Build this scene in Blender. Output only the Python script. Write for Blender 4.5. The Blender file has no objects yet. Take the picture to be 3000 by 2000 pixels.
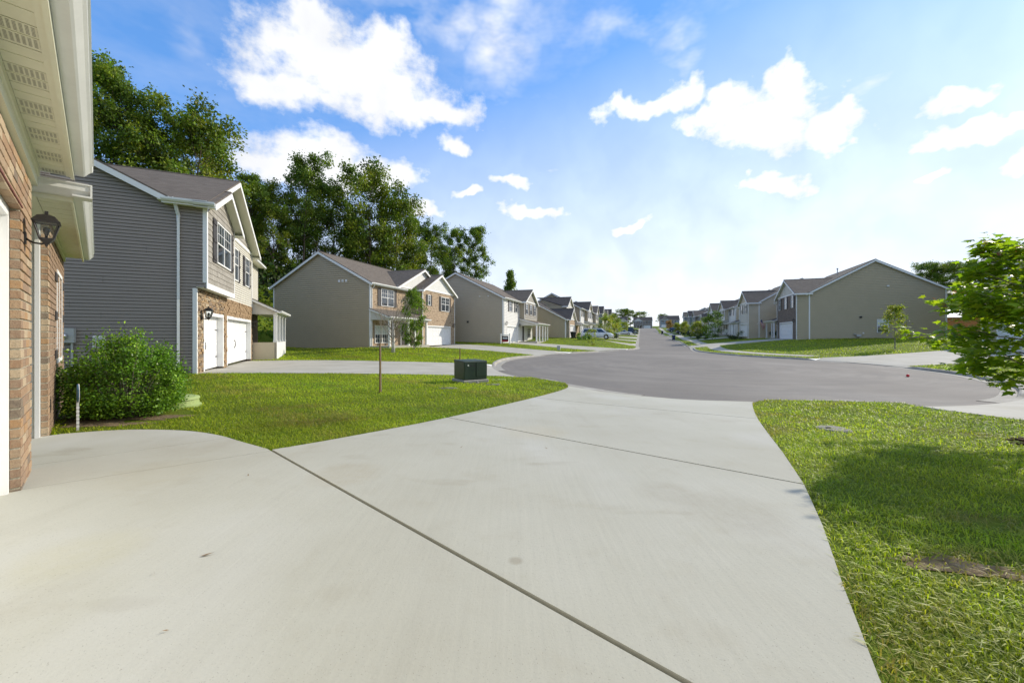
import bpy, bmesh, math, random
import numpy as np
from mathutils import Vector, Matrix, Quaternion
from mathutils.geometry import delaunay_2d_cdt
random.seed(7); rng = np.random.default_rng(11)
scene = bpy.context.scene
R = math.radians
# ------------------------------------------------------------------ camera
cam_d = bpy.data.cameras.new('camera'); cam = bpy.data.objects.new('camera', cam_d)
scene.collection.objects.link(cam)
cam_d.sensor_width = 36; cam_d.lens = 14.0; cam_d.shift_y = -0.005
cam_d.clip_start = 0.05; cam_d.clip_end = 6000
cam.location = (0, 0, 1.25); cam.rotation_euler = (R(90), 0, 0)
scene.camera = cam
# ------------------------------------------------------------------ sun, sky, exposure
SUN_AZ, SUN_EL = R(60), R(28.5)          # azimuth measured from +Y towards +X
sd = bpy.data.lights.new('sun', 'SUN'); sun = bpy.data.objects.new('sun', sd)
scene.collection.objects.link(sun)
sd.energy = 5.0; sd.angle = R(0.55); sd.color = (1.0, 0.91, 0.76)
svec = Vector((math.sin(SUN_AZ)*math.cos(SUN_EL), math.cos(SUN_AZ)*math.cos(SUN_EL), math.sin(SUN_EL)))
sun.rotation_euler = svec.to_track_quat('Z', 'Y').to_euler()
sun.location = svec * 60
vs = scene.view_settings
vs.view_transform = 'Standard'; vs.look = 'None'; vs.gamma = 1.0; vs.exposure = 0.0; vs.use_curve_mapping = False

world = bpy.data.worlds.new('World'); scene.world = world; world.use_nodes = True
def make_world():
    nt = world.node_tree; nt.nodes.clear(); N = nt.nodes.new; L = nt.links.new
    out = N('ShaderNodeOutputWorld'); bg = N('ShaderNodeBackground'); bg.inputs[1].default_value = 0.145
    sky = N('ShaderNodeTexSky'); sky.sky_type = 'NISHITA'; sky.sun_disc = False
    sky.sun_elevation = SUN_EL; sky.sun_rotation = SUN_AZ
    sky.air_density = 1.0; sky.dust_density = 0.35; sky.ozone_density = 1.5; sky.altitude = 300
    tc = N('ShaderNodeTexCoord'); sep = N('ShaderNodeSeparateXYZ'); L(tc.outputs['Generated'], sep.inputs[0])
    def m(op, a, b=None, c=None, clamp=False):
        n = N('ShaderNodeMath'); n.operation = op; n.use_clamp = clamp
        for i, v in enumerate((a, b, c)):
            if v is None: continue
            if isinstance(v, (int, float)): n.inputs[i].default_value = v
            else: L(v, n.inputs[i])
        return n.outputs[0]
    az = m('ARCTAN2', sep.outputs[0], sep.outputs[1]); el = m('ARCSINE', sep.outputs[2])
    co = N('ShaderNodeCombineXYZ'); L(az, co.inputs[0]); L(el, co.inputs[1])
    def noise(vec, scale, det=6, rough=0.6, sy=1.0):
        n = N('ShaderNodeTexNoise'); n.inputs['Scale'].default_value = scale; n.inputs['Detail'].default_value = det
        n.inputs['Roughness'].default_value = rough
        mp = N('ShaderNodeMapping'); mp.inputs['Scale'].default_value = (1, sy, 1); L(vec, mp.inputs[0]); L(mp.outputs[0], n.inputs['Vector'])
        return n
    nz = noise(co.outputs[0], 7.0, 4, 0.6)
    nv = N('ShaderNodeVectorMath'); nv.operation = 'SUBTRACT'; L(nz.outputs['Color'], nv.inputs[0]); nv.inputs[1].default_value = (.5, .5, .5)
    nm = N('ShaderNodeVectorMath'); nm.operation = 'SCALE'; L(nv.outputs[0], nm.inputs[0]); nm.inputs['Scale'].default_value = 0.13
    cd = N('ShaderNodeVectorMath'); cd.operation = 'ADD'; L(co.outputs[0], cd.inputs[0]); L(nm.outputs[0], cd.inputs[1])
    # cumulus banks and thin veils: (azimuth, elevation, half width, half height) in degrees, weight
    blobs = CLOUDS
    thick = None; thin = None
    for (a, e, ra, re, w) in blobs:
        s = N('ShaderNodeVectorMath'); s.operation = 'SUBTRACT'; L(cd.outputs[0], s.inputs[0]); s.inputs[1].default_value = (R(a), R(e), 0)
        k = N('ShaderNodeVectorMath'); k.operation = 'MULTIPLY'; L(s.outputs[0], k.inputs[0]); k.inputs[1].default_value = (1/R(ra), 1/R(re), 0)
        ln = N('ShaderNodeVectorMath'); ln.operation = 'LENGTH'; L(k.outputs[0], ln.inputs[0])
        if w >= 1:
            v = m('SUBTRACT', 1.0, ln.outputs['Value'])
            thick = v if thick is None else m('SMOOTH_MAX', thick, v, 0.25)
        else:
            v = m('MULTIPLY', m('SUBTRACT', 1.0, ln.outputs['Value']), w)
            thin = v if thin is None else m('MAXIMUM', thin, v)
    fb = noise(co.outputs[0], 16.0, 5, 0.62, 1.4)
    d1 = m('ADD', thick, m('MULTIPLY', m('SUBTRACT', fb.outputs['Fac'], 0.5), 1.35))
    mr = N('ShaderNodeMapRange'); mr.interpolation_type = 'SMOOTHSTEP'; L(d1, mr.inputs[0])
    mr.inputs[1].default_value = -0.2; mr.inputs[2].default_value = 0.55
    # thin streaky cirrus inside the thin blobs and everywhere a little
    st = noise(co.outputs[0], 5.0, 4, 0.6, 2.2)
    stw = m('MULTIPLY', m('SUBTRACT', st.outputs['Fac'], 0.36, clamp=True), 3.4)
    thn = m('MULTIPLY', m('MULTIPLY', m('MAXIMUM', thin, 0.10), 1.5), stw, clamp=True)
    # clouds of the same kind in the rest of the sky (unseen, behind and beside the viewer), cover raised to whiten fill on shaded walls
    oth = noise(sep_vec(N, L, sep, m), 1.15, 4, 0.6)
    behind = N('ShaderNodeMapRange'); L(m('ABSOLUTE', az), behind.inputs[0]); behind.inputs[1].default_value = R(60); behind.inputs[2].default_value = R(80)
    om = N('ShaderNodeMapRange'); om.interpolation_type = 'SMOOTHSTEP'; L(oth.outputs['Fac'], om.inputs[0]); om.inputs[1].default_value = 0.44; om.inputs[2].default_value = 0.60
    other = m('MULTIPLY', om.outputs[0], behind.outputs[0])
    # pale veil of haze lying on the horizon, thicker below the sun
    ang = m('COSINE', m('SUBTRACT', az, SUN_AZ))
    sunw = m('ADD', m('MULTIPLY', ang, 0.5), 0.5)
    top = m('ADD', m('MULTIPLY', sunw, R(31)), R(9))
    veil = m('POWER', m('SUBTRACT', 1.0, m('DIVIDE', m('MAXIMUM', el, 0.0), top), clamp=True), 0.85)
    veil = m('MULTIPLY', veil, 0.97)
    fac = m('MAXIMUM', m('MAXIMUM', mr.outputs[0], thn), m('MAXIMUM', other, veil), clamp=True)
    # cloud colour: white with soft grey hollows
    sh = noise(cd.outputs[0], 9.0, 2, 0.5)
    cr = N('ShaderNodeMapRange'); L(sh.outputs['Fac'], cr.inputs[0]); cr.inputs[1].default_value = 0.3; cr.inputs[2].default_value = 0.7
    cr.inputs[3].default_value = CLOUD_LO; cr.inputs[4].default_value = CLOUD_HI
    cv = m('MULTIPLY', cr.outputs[0], m('ADD', m('MULTIPLY', sunw, 0.30), 0.86))     # clouds near the sun shine brighter
    cc = N('ShaderNodeCombineXYZ'); L(m('MULTIPLY', cv, 0.985), cc.inputs[0]); L(cv, cc.inputs[1]); L(m('MULTIPLY', cv, 1.03), cc.inputs[2])
    tint = N('ShaderNodeMix'); tint.data_type = 'RGBA'; tint.blend_type = 'MULTIPLY'; tint.inputs[0].default_value = 1.0
    gm = N('ShaderNodeGamma'); gm.inputs[1].default_value = 0.5; L(sky.outputs[0], gm.inputs[0])
    L(gm.outputs[0], tint.inputs[6]); tint.inputs[7].default_value = SKY_TINT
    mix = N('ShaderNodeMix'); mix.data_type = 'RGBA'
    L(fac, mix.inputs[0]); L(tint.outputs[2], mix.inputs[6]); L(cc.outputs[0], mix.inputs[7])
    L(mix.outputs[2], bg.inputs[0]); L(bg.outputs[0], out.inputs[0])
    world.cycles.sampling_method = 'MANUAL'; world.cycles.sample_map_resolution = 512
def sep_vec(N, L, sep, m):
    den = m('ADD', m('MAXIMUM', sep.outputs[2], 0.0), 0.18)
    c = N('ShaderNodeCombineXYZ'); L(m('DIVIDE', sep.outputs[0], den), c.inputs[0]); L(m('DIVIDE', sep.outputs[1], den), c.inputs[1])
    return c.outputs[0]
CLOUD_LO, CLOUD_HI = 6.3, 7.6
SKY_TINT = (1.0, 2.0, 3.5, 1)
CLOUDS = [
 (-25.5, 32.8, 9.6, 4.2, 1), (-20.2, 30.9, 13.0, 4.3, 1), (-28.9, 28.5, 6.6, 2.4, 1), (-13.3, 29.3, 10.3, 2.0, 1), (-30.4, 32.8, 3.2, 2.1, 1), (-17.4, 34.6, 4.3, 3.0, 1), (-27.0, 35.1, 5.0, 2.3, 1), (-23.4, 21.7, 13.1, 3.0, 1), (-30.4, 20.1, 5.8, 2.1, 1), (-17.9, 21.2, 5.7, 2.9, 1), (-13.0, 17.8, 4.1, 1.4, 1), (-1.6, 36.7, 7.0, 7.6, 0.8), (-7.8, 38.4, 24.4, 3.3, 0.55), (14.9, 37.3, 14.5, 2.2, 0.5), (-39.2, 31.1, 2.8, 3.1, 0.35), (22.8, 33.7, 6.0, 4.5, 0.5), (42.0, 24.9, 10.9, 4.3, 0.5), (51.3, 24.7, 3.7, 2.4, 0.35), (-2.9, 28.7, 9.3, 3.6, 0.45), (17.2, 29.1, 6.1, 1.6, 1), (22.8, 29.8, 3.7, 2.2, 1), (27.4, 26.9, 6.8, 1.7, 1), (32.6, 24.4, 7.2, 4.1, 1), (34.5, 27.9, 2.4, 2.3, 1), (39.1, 21.8, 3.8, 2.6, 1), (47.9, 21.8, 4.2, 1.4, 1), (49.8, 19.0, 5.6, 1.2, 1), (51.8, 15.7, 1.5, 2.0, 1), (33.0, 18.0, 4.7, 1.8, 1), (46.8, 16.0, 1.8, 0.9, 1), (-8.1, 25.7, 2.1, 1.4, 1), (-0.4, 21.1, 3.8, 1.4, 1), (-6.0, 19.8, 2.3, 0.9, 1), (3.1, 17.3, 6.2, 1.3, 1), (4.6, 23.0, 3.9, 1.6, 0.8), (17.2, 15.2, 3.6, 1.0, 1), (45.3, 14.5, 6.2, 1.5, 0.8), (36.4, 12.5, 20.6, 1.8, 0.5)
]
make_world()
cy = scene.cycles; cy.max_bounces = 5; cy.diffuse_bounces = 3; cy.glossy_bounces = 3; cy.transmission_bounces = 4; cy.transparent_max_bounces = 6; cy.caustics_reflective = False; cy.caustics_refractive = False
# ------------------------------------------------------------------ helpers
COL = scene.collection.objects
def tag(o, label=None, cat=None, group=None, kind=None):
    if label: o['label'] = label
    if cat: o['category'] = cat
    if group: o['group'] = group
    if kind: o['kind'] = kind
    return o
def empty(name, loc=(0, 0, 0), rz=0, label=None, cat=None, group=None):
    o = bpy.data.objects.new(name, None); o.empty_display_size = 0.3
    o.location = loc; o.rotation_euler = (0, 0, rz); COL.link(o)
    return tag(o, label, cat, group)
def mobj(name, me, mat=None, parent=None, kind=None):
    o = bpy.data.objects.new(name, me); COL.link(o)
    if mat is not None and not me.materials: me.materials.append(M(mat) if isinstance(mat, str) else mat)
    if parent is not None: o.parent = parent
    if kind: o['kind'] = kind
    return o
def copy_tree(o, parent=None):
    c = o.copy(); COL.link(c); c.parent = parent
    for ch in o.children: copy_tree(ch, c)
    return c
class MB:
    def __init__(s): s.v = []; s.f = []
    def add(s, vs, fs):
        n = len(s.v); s.v += [tuple(v) for v in vs]; s.f += [tuple(i+n for i in f) for f in fs]; return s
    def box(s, x0, x1, y0, y1, z0, z1):
        return s.add([(x0,y0,z0),(x1,y0,z0),(x1,y1,z0),(x0,y1,z0),(x0,y0,z1),(x1,y0,z1),(x1,y1,z1),(x0,y1,z1)],
              [(0,3,2,1),(4,5,6,7),(0,1,5,4),(1,2,6,5),(2,3,7,6),(3,0,4,7)])
    def hexa(s, p):     # 8 points: bottom 4, top 4
        return s.add(p, [(0,3,2,1),(4,5,6,7),(0,1,5,4),(1,2,6,5),(2,3,7,6),(3,0,4,7)])
    def prism(s, poly, off):   # poly 3d points (planar), off vector -> closed prism
        n = len(poly); off = Vector(off); top = [tuple(Vector(p)+off) for p in poly]
        return s.add([tuple(p) for p in poly]+top, [tuple(range(n-1,-1,-1)), tuple(range(n,2*n))]+[(i,(i+1)%n,n+(i+1)%n,n+i) for i in range(n)])
    def poly(s, pts): return s.add(pts, [tuple(range(len(pts)))])
    def tube(s, path, rad, n=6, cap=True):
        path = [Vector(p) for p in path]; rs = rad if isinstance(rad, (list, tuple)) else [rad]*len(path)
        rings = []; up = Vector((0.13, 0.21, 0.97))
        for i, p in enumerate(path):
            t = (path[min(i+1, len(path)-1)]-path[max(i-1, 0)]).normalized()
            a = t.cross(up)
            if a.length < 1e-3: a = t.cross(Vector((1, 0, 0)))
            a.normalize(); b = t.cross(a)
            rings.append([tuple(p+(a*math.cos(2*math.pi*k/n)+b*math.sin(2*math.pi*k/n))*rs[i]) for k in range(n)])
        vs = [q for r in rings for q in r]; fs = []
        for i in range(len(path)-1):
            for k in range(n):
                fs.append((i*n+k, i*n+(k+1)%n, (i+1)*n+(k+1)%n, (i+1)*n+k))
        if cap: fs += [tuple(range(n-1,-1,-1)), tuple((len(path)-1)*n+k for k in range(n))]
        return s.add(vs, fs)
    def lathe(s, prof, n=16, c=(0,0,0), axis='z'):
        vs = []; m = len(prof)
        for k in range(n):
            a = 2*math.pi*k/n
            for r, z in prof:
                p = (r*math.cos(a), r*math.sin(a), z)
                if axis == 'y': p = (p[0], p[2], p[1])
                if axis == 'x': p = (p[2], p[0], p[1])
                vs.append((p[0]+c[0], p[1]+c[1], p[2]+c[2]))
        fs = [(k*m+i, ((k+1)%n)*m+i, ((k+1)%n)*m+i+1, k*m+i+1) for k in range(n) for i in range(m-1)]
        return s.add(vs, fs)
    def mesh(s, name):
        me = bpy.data.meshes.new(name); me.from_pydata(s.v, [], s.f); me.update(); return me
    def build(s, name, mat, parent=None, kind=None, bevel=0, smooth=False, fix=True):
        me = s.mesh(name)
        if fix or bevel:
            bm = bmesh.new(); bm.from_mesh(me)
            if bevel:
                bmesh.ops.bevel(bm, geom=list(bm.edges), offset=bevel, segments=1, affect='EDGES', profile=0.5)
            bmesh.ops.recalc_face_normals(bm, faces=list(bm.faces)); bm.to_mesh(me); bm.free()
        if smooth: me.polygons.foreach_set('use_smooth', [True]*len(me.polygons))
        return mobj(name, me, mat, parent, kind)
def box(name, mat, parent, x0, x1, y0, y1, z0, z1, bevel=0, kind=None):
    return MB().box(x0, x1, y0, y1, z0, z1).build(name, mat, parent, kind, bevel, fix=bool(bevel))
def np_mesh(name, V, Fq, col=None, nv=4):
    """V (n,3), Fq (m,nv) -> mesh, optional per-vertex colour attribute 'col'"""
    me = bpy.data.meshes.new(name); V = np.asarray(V, np.float32); Fq = np.asarray(Fq, np.int32)
    me.vertices.add(len(V)); me.vertices.foreach_set('co', V.ravel())
    me.loops.add(Fq.size); me.loops.foreach_set('vertex_index', Fq.ravel())
    me.polygons.add(len(Fq)); me.polygons.foreach_set('loop_start', np.arange(0, Fq.size, nv, dtype=np.int32))
    me.update(calc_edges=True)
    if col is not None:
        at = me.attributes.new('col', 'FLOAT_COLOR', 'POINT')
        c4 = np.ones((len(V), 4), np.float32); c4[:, :3] = col; at.data.foreach_set('color', c4.ravel())
    return me
# ------------------------------------------------------------------ materials
MATS = {}
def M(n): return MATS[n]
class Mat:
    def __init__(s, name, col=(.5,.5,.5), rough=0.7, metal=0.0, spec=0.4):
        s.m = bpy.data.materials.new(name); s.m.use_nodes = True; s.nt = s.m.node_tree
        s.b = s.nt.nodes['Principled BSDF']; MATS[name] = s.m
        s.b.inputs['Base Color'].default_value = (*col, 1); s.b.inputs['Roughness'].default_value = rough
        s.b.inputs['Metallic'].default_value = metal; s.b.inputs['Specular IOR Level'].default_value = spec
        s.tcn = None
    def n(s, t): return s.nt.nodes.new(t)
    def l(s, a, b): s.nt.links.new(a, b)
    def co(s, which='Object'):
        if s.tcn is None: s.tcn = s.n('ShaderNodeTexCoord')
        return s.tcn.outputs[which]
    def pos(s): return s.n('ShaderNodeNewGeometry').outputs['Position']
    def noise(s, vec, scale, det=4, rough=.55, sc=(1,1,1)):
        mp = s.n('ShaderNodeMapping'); mp.inputs['Scale'].default_value = sc; s.l(vec, mp.inputs[0])
        t = s.n('ShaderNodeTexNoise'); t.inputs['Scale'].default_value = scale; t.inputs['Detail'].default_value = det; t.inputs['Roughness'].default_value = rough
        s.l(mp.outputs[0], t.inputs['Vector']); return t.outputs['Fac']
    def ramp(s, fac, stops, interp='LINEAR'):
        r = s.n('ShaderNodeValToRGB'); r.color_ramp.interpolation = interp; el = r.color_ramp.elements
        while len(el) < len(stops): el.new(0.5)
        for e, (p, c) in zip(el, stops): e.position = p; e.color = (*c, 1) if len(c) == 3 else c
        s.l(fac, r.inputs[0]); return r.outputs[0]
    def mix(s, fac, a, b, blend='MIX'):
        x = s.n('ShaderNodeMix'); x.data_type = 'RGBA'; x.blend_type = blend
        for i, v in ((0, fac), (6, a), (7, b)):
            if isinstance(v, (int, float)): x.inputs[i].default_value = v
            elif isinstance(v, tuple): x.inputs[i].default_value = (*v, 1)
            else: s.l(v, x.inputs[i])
        return x.outputs[2]
    def math(s, op, a, b=0.0, clamp=False):
        x = s.n('ShaderNodeMath'); x.operation = op; x.use_clamp = clamp
        for i, v in enumerate((a, b)):
            if isinstance(v, (int, float)): x.inputs[i].default_value = v
            else: s.l(v, x.inputs[i])
        return x.outputs[0]
    def base(s, c): s.l(c, s.b.inputs['Base Color']); return s
    def rough(s, c): s.l(c, s.b.inputs['Roughness']); return s
    def bump(s, h, strength=.3, dist=.01):
        b = s.n('ShaderNodeBump'); b.inputs['Strength'].default_value = strength; b.inputs['Distance'].default_value = dist
        s.l(h, b.inputs['Height']); s.l(b.outputs[0], s.b.inputs['Normal']); return s
    def objrand(s): return s.n('ShaderNodeObjectInfo').outputs['Random']
    def translucent(s, colsock, fac=.35):
        t = s.n('ShaderNodeBsdfTranslucent'); s.l(colsock, t.inputs[0])
        mx = s.n('ShaderNodeMixShader'); mx.inputs[0].default_value = fac
        out = s.nt.nodes['Material Output']
        s.l(s.b.outputs[0], mx.inputs[1]); s.l(t.outputs[0], mx.inputs[2]); s.l(mx.outputs[0], out.inputs[0]); return s
def weathered(name, col, rough=.6, amt=.12, scale=3.0, spec=.35, bump=0, which='Object'):
    m = Mat(name, col, rough, 0, spec); f = m.noise(m.co(which), scale, 5, .6); f2 = m.noise(m.co(which), scale*9, 3, .6)
    f = m.math('ADD', m.math('MULTIPLY', f, .65), m.math('MULTIPLY', f2, .35))
    m.base(m.ramp(f, [(.3, tuple(c*(1-amt) for c in col)), (.7, tuple(min(1, c*(1+amt)) for c in col))]))
    if bump: m.bump(f2, bump, .01)
    return m
# paving
def paving():
    m = Mat('concrete', rough=.85, spec=.25); P = m.pos()
    big = m.noise(P, .35, 5, .6); mid = m.noise(P, 1.9, 5, .65); fine = m.noise(P, 60, 3, .7); broom = m.noise(P, 22, 2, .5, (1.0, .06, 1))
    c = m.ramp(big, [(.3, (.37,.355,.285)), (.5, (.41,.40,.33)), (.7, (.45,.44,.375))])
    c = m.mix(m.ramp(mid, [(.54, (0,0,0)), (.78, (.28,.28,.28))]), c, (.28,.24,.16))
    c = m.mix(m.math('MULTIPLY', m.math('SUBTRACT', fine, .5), .55), c, (.25,.24,.21))
    st = m.noise(P, .9, 3, .5, (1, 2.2, 1)); c = m.mix(m.ramp(st, [(.63, (0,0,0)), (.72, (.32,.32,.32))]), c, (.26,.23,.165))
    tr = m.noise(P, .8, 4, .6, (2.4, .28, 1)); c = m.mix(m.ramp(tr, [(.58, (0,0,0)), (.72, (.18,.18,.18))]), c, (.27,.25,.20)); lt = m.noise(P, .45, 3, .5, (1.3, .7, 1)); c = m.mix(m.ramp(lt, [(.55, (0,0,0)), (.75, (.5,.5,.5))]), c, (.52,.52,.49))
    spk = m.noise(P, 140, 1, .5); c = m.mix(m.ramp(spk, [(.70, (0,0,0)), (.74, (.6,.6,.6))]), c, (.2,.19,.16))
    brk = m.noise(P, 11, 4, .75)
    for (sx_, sy_, sr, sa, sc_) in ((.02, 2.2, .05, .75, (.22,.19,.13)), (1.58, 2.85, .42, .42, (.24,.21,.15)), (1.25, 3.2, .30, .35, (.24,.21,.15)), (-1.5, 3.62, .38, .40, (.30,.24,.14)), (.3, 5.4, .55, .30, (.42,.33,.17)), (-2.45, 2.25, .35, .35, (.40,.36,.17)), (-3.7, 4.75, .75, .32, (.26,.22,.15)), (-3.2, 3.6, .5, .25, (.36,.31,.18)), (3.1, 6.6, .5, .22, (.3,.27,.2))):
        d_ = m.n('ShaderNodeVectorMath'); d_.operation = 'DISTANCE'; m.l(P, d_.inputs[0]); d_.inputs[1].default_value = (sx_, sy_, 0)
        f_ = m.math('MULTIPLY', m.math('MULTIPLY', m.math('SUBTRACT', 1.0, m.math('DIVIDE', d_.outputs['Value'], sr), True), 2.2, True), m.math('MULTIPLY', m.math('MULTIPLY', brk, 1.5 if sr > .1 else 1.9, True), sa*.62)); c = m.mix(f_, c, sc_)
    m.base(c); m.bump(m.math('ADD', m.math('MULTIPLY', fine, .5), m.math('MULTIPLY', broom, .9)), .5, .004)
    m = Mat('concrete_far', rough=.88, spec=.2); P = m.pos()
    c = m.ramp(m.noise(P, .8, 4, .6), [(.3, (.35,.33,.27)), (.7, (.45,.43,.37))]); c = m.mix(m.math('MULTIPLY', m.noise(P, 18, 3, .6), .25), c, (.3,.29,.25)); m.base(c)
    m = Mat('asphalt', rough=.9, spec=.25); P = m.pos()
    c = m.ramp(m.noise(P, .22, 5, .62, (1, .6, 1)), [(.32, (.112,.099,.081)), (.52, (.155,.139,.115)), (.70, (.205,.187,.158))])
    sw = m.noise(P, .42, 5, .6, (.8, .9, 1)); c = m.mix(m.ramp(sw, [(.52, (0,0,0)), (.62, (.35,.35,.35)), (.72, (0,0,0))]), c, (.07,.068,.068))
    # arcs worn by turning cars round the bulb, and a few tar-filled seams
    vs_ = m.n('ShaderNodeVectorMath'); vs_.operation = 'SUBTRACT'; m.l(P, vs_.inputs[0]); vs_.inputs[1].default_value = (10.5, 23, 0); ln = m.n('ShaderNodeVectorMath'); ln.operation = 'LENGTH'; m.l(vs_.outputs[0], ln.inputs[0])
    sx = m.n('ShaderNodeSeparateXYZ'); m.l(vs_.outputs[0], sx.inputs[0]); an = m.math('ARCTAN2', sx.outputs[0], sx.outputs[1]); cb = m.n('ShaderNodeCombineXYZ'); m.l(ln.outputs['Value'], cb.inputs[0]); m.l(an, cb.inputs[1])
    arc = m.noise(cb.outputs[0], 1.1, 4, .65, (1.0, 1.2, 1)); c = m.mix(m.ramp(arc, [(.48, (0,0,0)), (.60, (.45,.45,.45)), (.70, (0,0,0))]), c, (.085,.076,.066)); c = m.mix(m.ramp(arc, [(.30, (.4,.4,.4)), (.42, (0,0,0))]), c, (.25,.23,.205))
    c = m.mix(m.math('MULTIPLY', m.noise(P, 45, 3, .8), .6), c, (.30,.28,.26))
    m.base(c); m.bump(m.noise(P, 70, 3, .8), .4, .006)
    m = Mat('bare_soil', rough=.95, spec=.1); P = m.pos(); m.base(m.ramp(m.noise(P, 14, 5, .7), [(.3, (.12,.085,.045)), (.55, (.25,.19,.115)), (.75, (.36,.29,.19))])); m.bump(m.noise(P, 45, 4, .8), .9, .03)
    m = Mat('joint_filler', (.10,.075,.04), .95); m.base(m.ramp(m.noise(m.pos(), 25, 3, .6), [(.3, (.055,.042,.024)), (.7, (.15,.115,.06))]))
    m = Mat('kerb_concrete', rough=.9, spec=.2); P = m.pos()
    c = m.ramp(m.noise(P, 1.4, 4, .6), [(.3, (.27,.25,.21)), (.7, (.42,.40,.35))]); c = m.mix(m.ramp(m.noise(P, 5, 4, .7), [(.5, (0,0,0)), (.75, (.5,.5,.5))]), c, (.17,.15,.11)); m.base(c); m.bump(m.noise(P, 40, 3, .7), .3, .006)
    m = Mat('lawn_soil', rough=.95, spec=.1); P = m.pos()
    g = m.ramp(m.noise(P, 1.1, 5, .65), [(.28, (.13,.18,.014)), (.5, (.19,.26,.02)), (.72, (.27,.30,.035))])
    g = m.mix(m.math('MULTIPLY', m.noise(P, 30, 3, .8), .8), g, (.03,.05,.01))
    d = m.ramp(m.noise(P, .55, 4, .6), [(.60, (0,0,0)), (.74, (1,1,1))]); g = m.mix(m.math('MULTIPLY', d, .5), g, (.16,.12,.06))
    m.base(g); m.bump(m.noise(P, 26, 4, .8), .9, .05)
paving()
# walls and trim
for n_, c_ in (('siding_slate', (.275,.235,.20)), ('siding_clay', (.43,.355,.24)), ('siding_taupe', (.48,.41,.305)), ('siding_sage', (.45,.38,.25)),
               ('siding_tan', (.55,.47,.34)), ('siding_pale', (.60,.575,.50)), ('siding_white', (.72,.71,.68)), ('siding_blue', (.27,.31,.34)), ('siding_cream', (.62,.55,.40)), ('siding_green', (.25,.31,.27))):
    weathered(n_, c_, .5, .05, 1.2, .4)
weathered('trim_white', (.78,.78,.76), .45, .03, 2.0, .4)
weathered('soffit_cream', (.76,.76,.60), .5, .05, 2.5, .35)
weathered('gutter_white', (.70,.71,.69), .35, .06, 3.0, .5)
weathered('door_white', (.80,.80,.79), .4, .025, 2.0, .45)
weathered('shutter_dark', (.055,.05,.05), .5, .15, 3.0, .4)
weathered('black_metal', (.02,.018,.017), .42, .3, 8.0, .5)
weathered('steel_lintel', (.17,.055,.04), .6, .2, 6.0, .4)
weathered('shake_grey', (.33,.31,.27), .65, .12, 2.0, .3)
weathered('shake_white', (.66,.66,.63), .6, .06, 2.0, .3)
weathered('plastic_grey', (.45,.45,.44), .5, .08, 5.0, .4)
weathered('plastic_white', (.75,.74,.72), .45, .05, 5.0, .4)
weathered('wood_stake', (.22,.14,.07), .8, .35, 14.0, .2)
weathered('wood_cedar', (.42,.20,.08), .7, .3, 6.0, .25)
weathered('mulch', (.075,.045,.025), .95, .5, 14.0, .1, .6)
weathered('rubber', (.018,.018,.018), .8, .2, 6.0, .3)
weathered('bark', (.12,.095,.07), .9, .4, 7.0, .15, .5)
weathered('bark_grey', (.26,.23,.19), .9, .35, 9.0, .15, .3)
weathered('bark_birch', (.55,.52,.47), .85, .3, 7.0, .2)
weathered('transformer_green', (.022,.042,.022), .45, .25, 5.0, .45)
weathered('lid_green', (.27,.34,.12), .6, .1, 6.0, .3)
weathered('iron_lid', (.16,.15,.14), .7, .35, 18.0, .3)
Mat('chrome', (.7,.7,.7), .25, 1.0); Mat('bulb_glass', (.9,.85,.7), .15, 0, .5)
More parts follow.
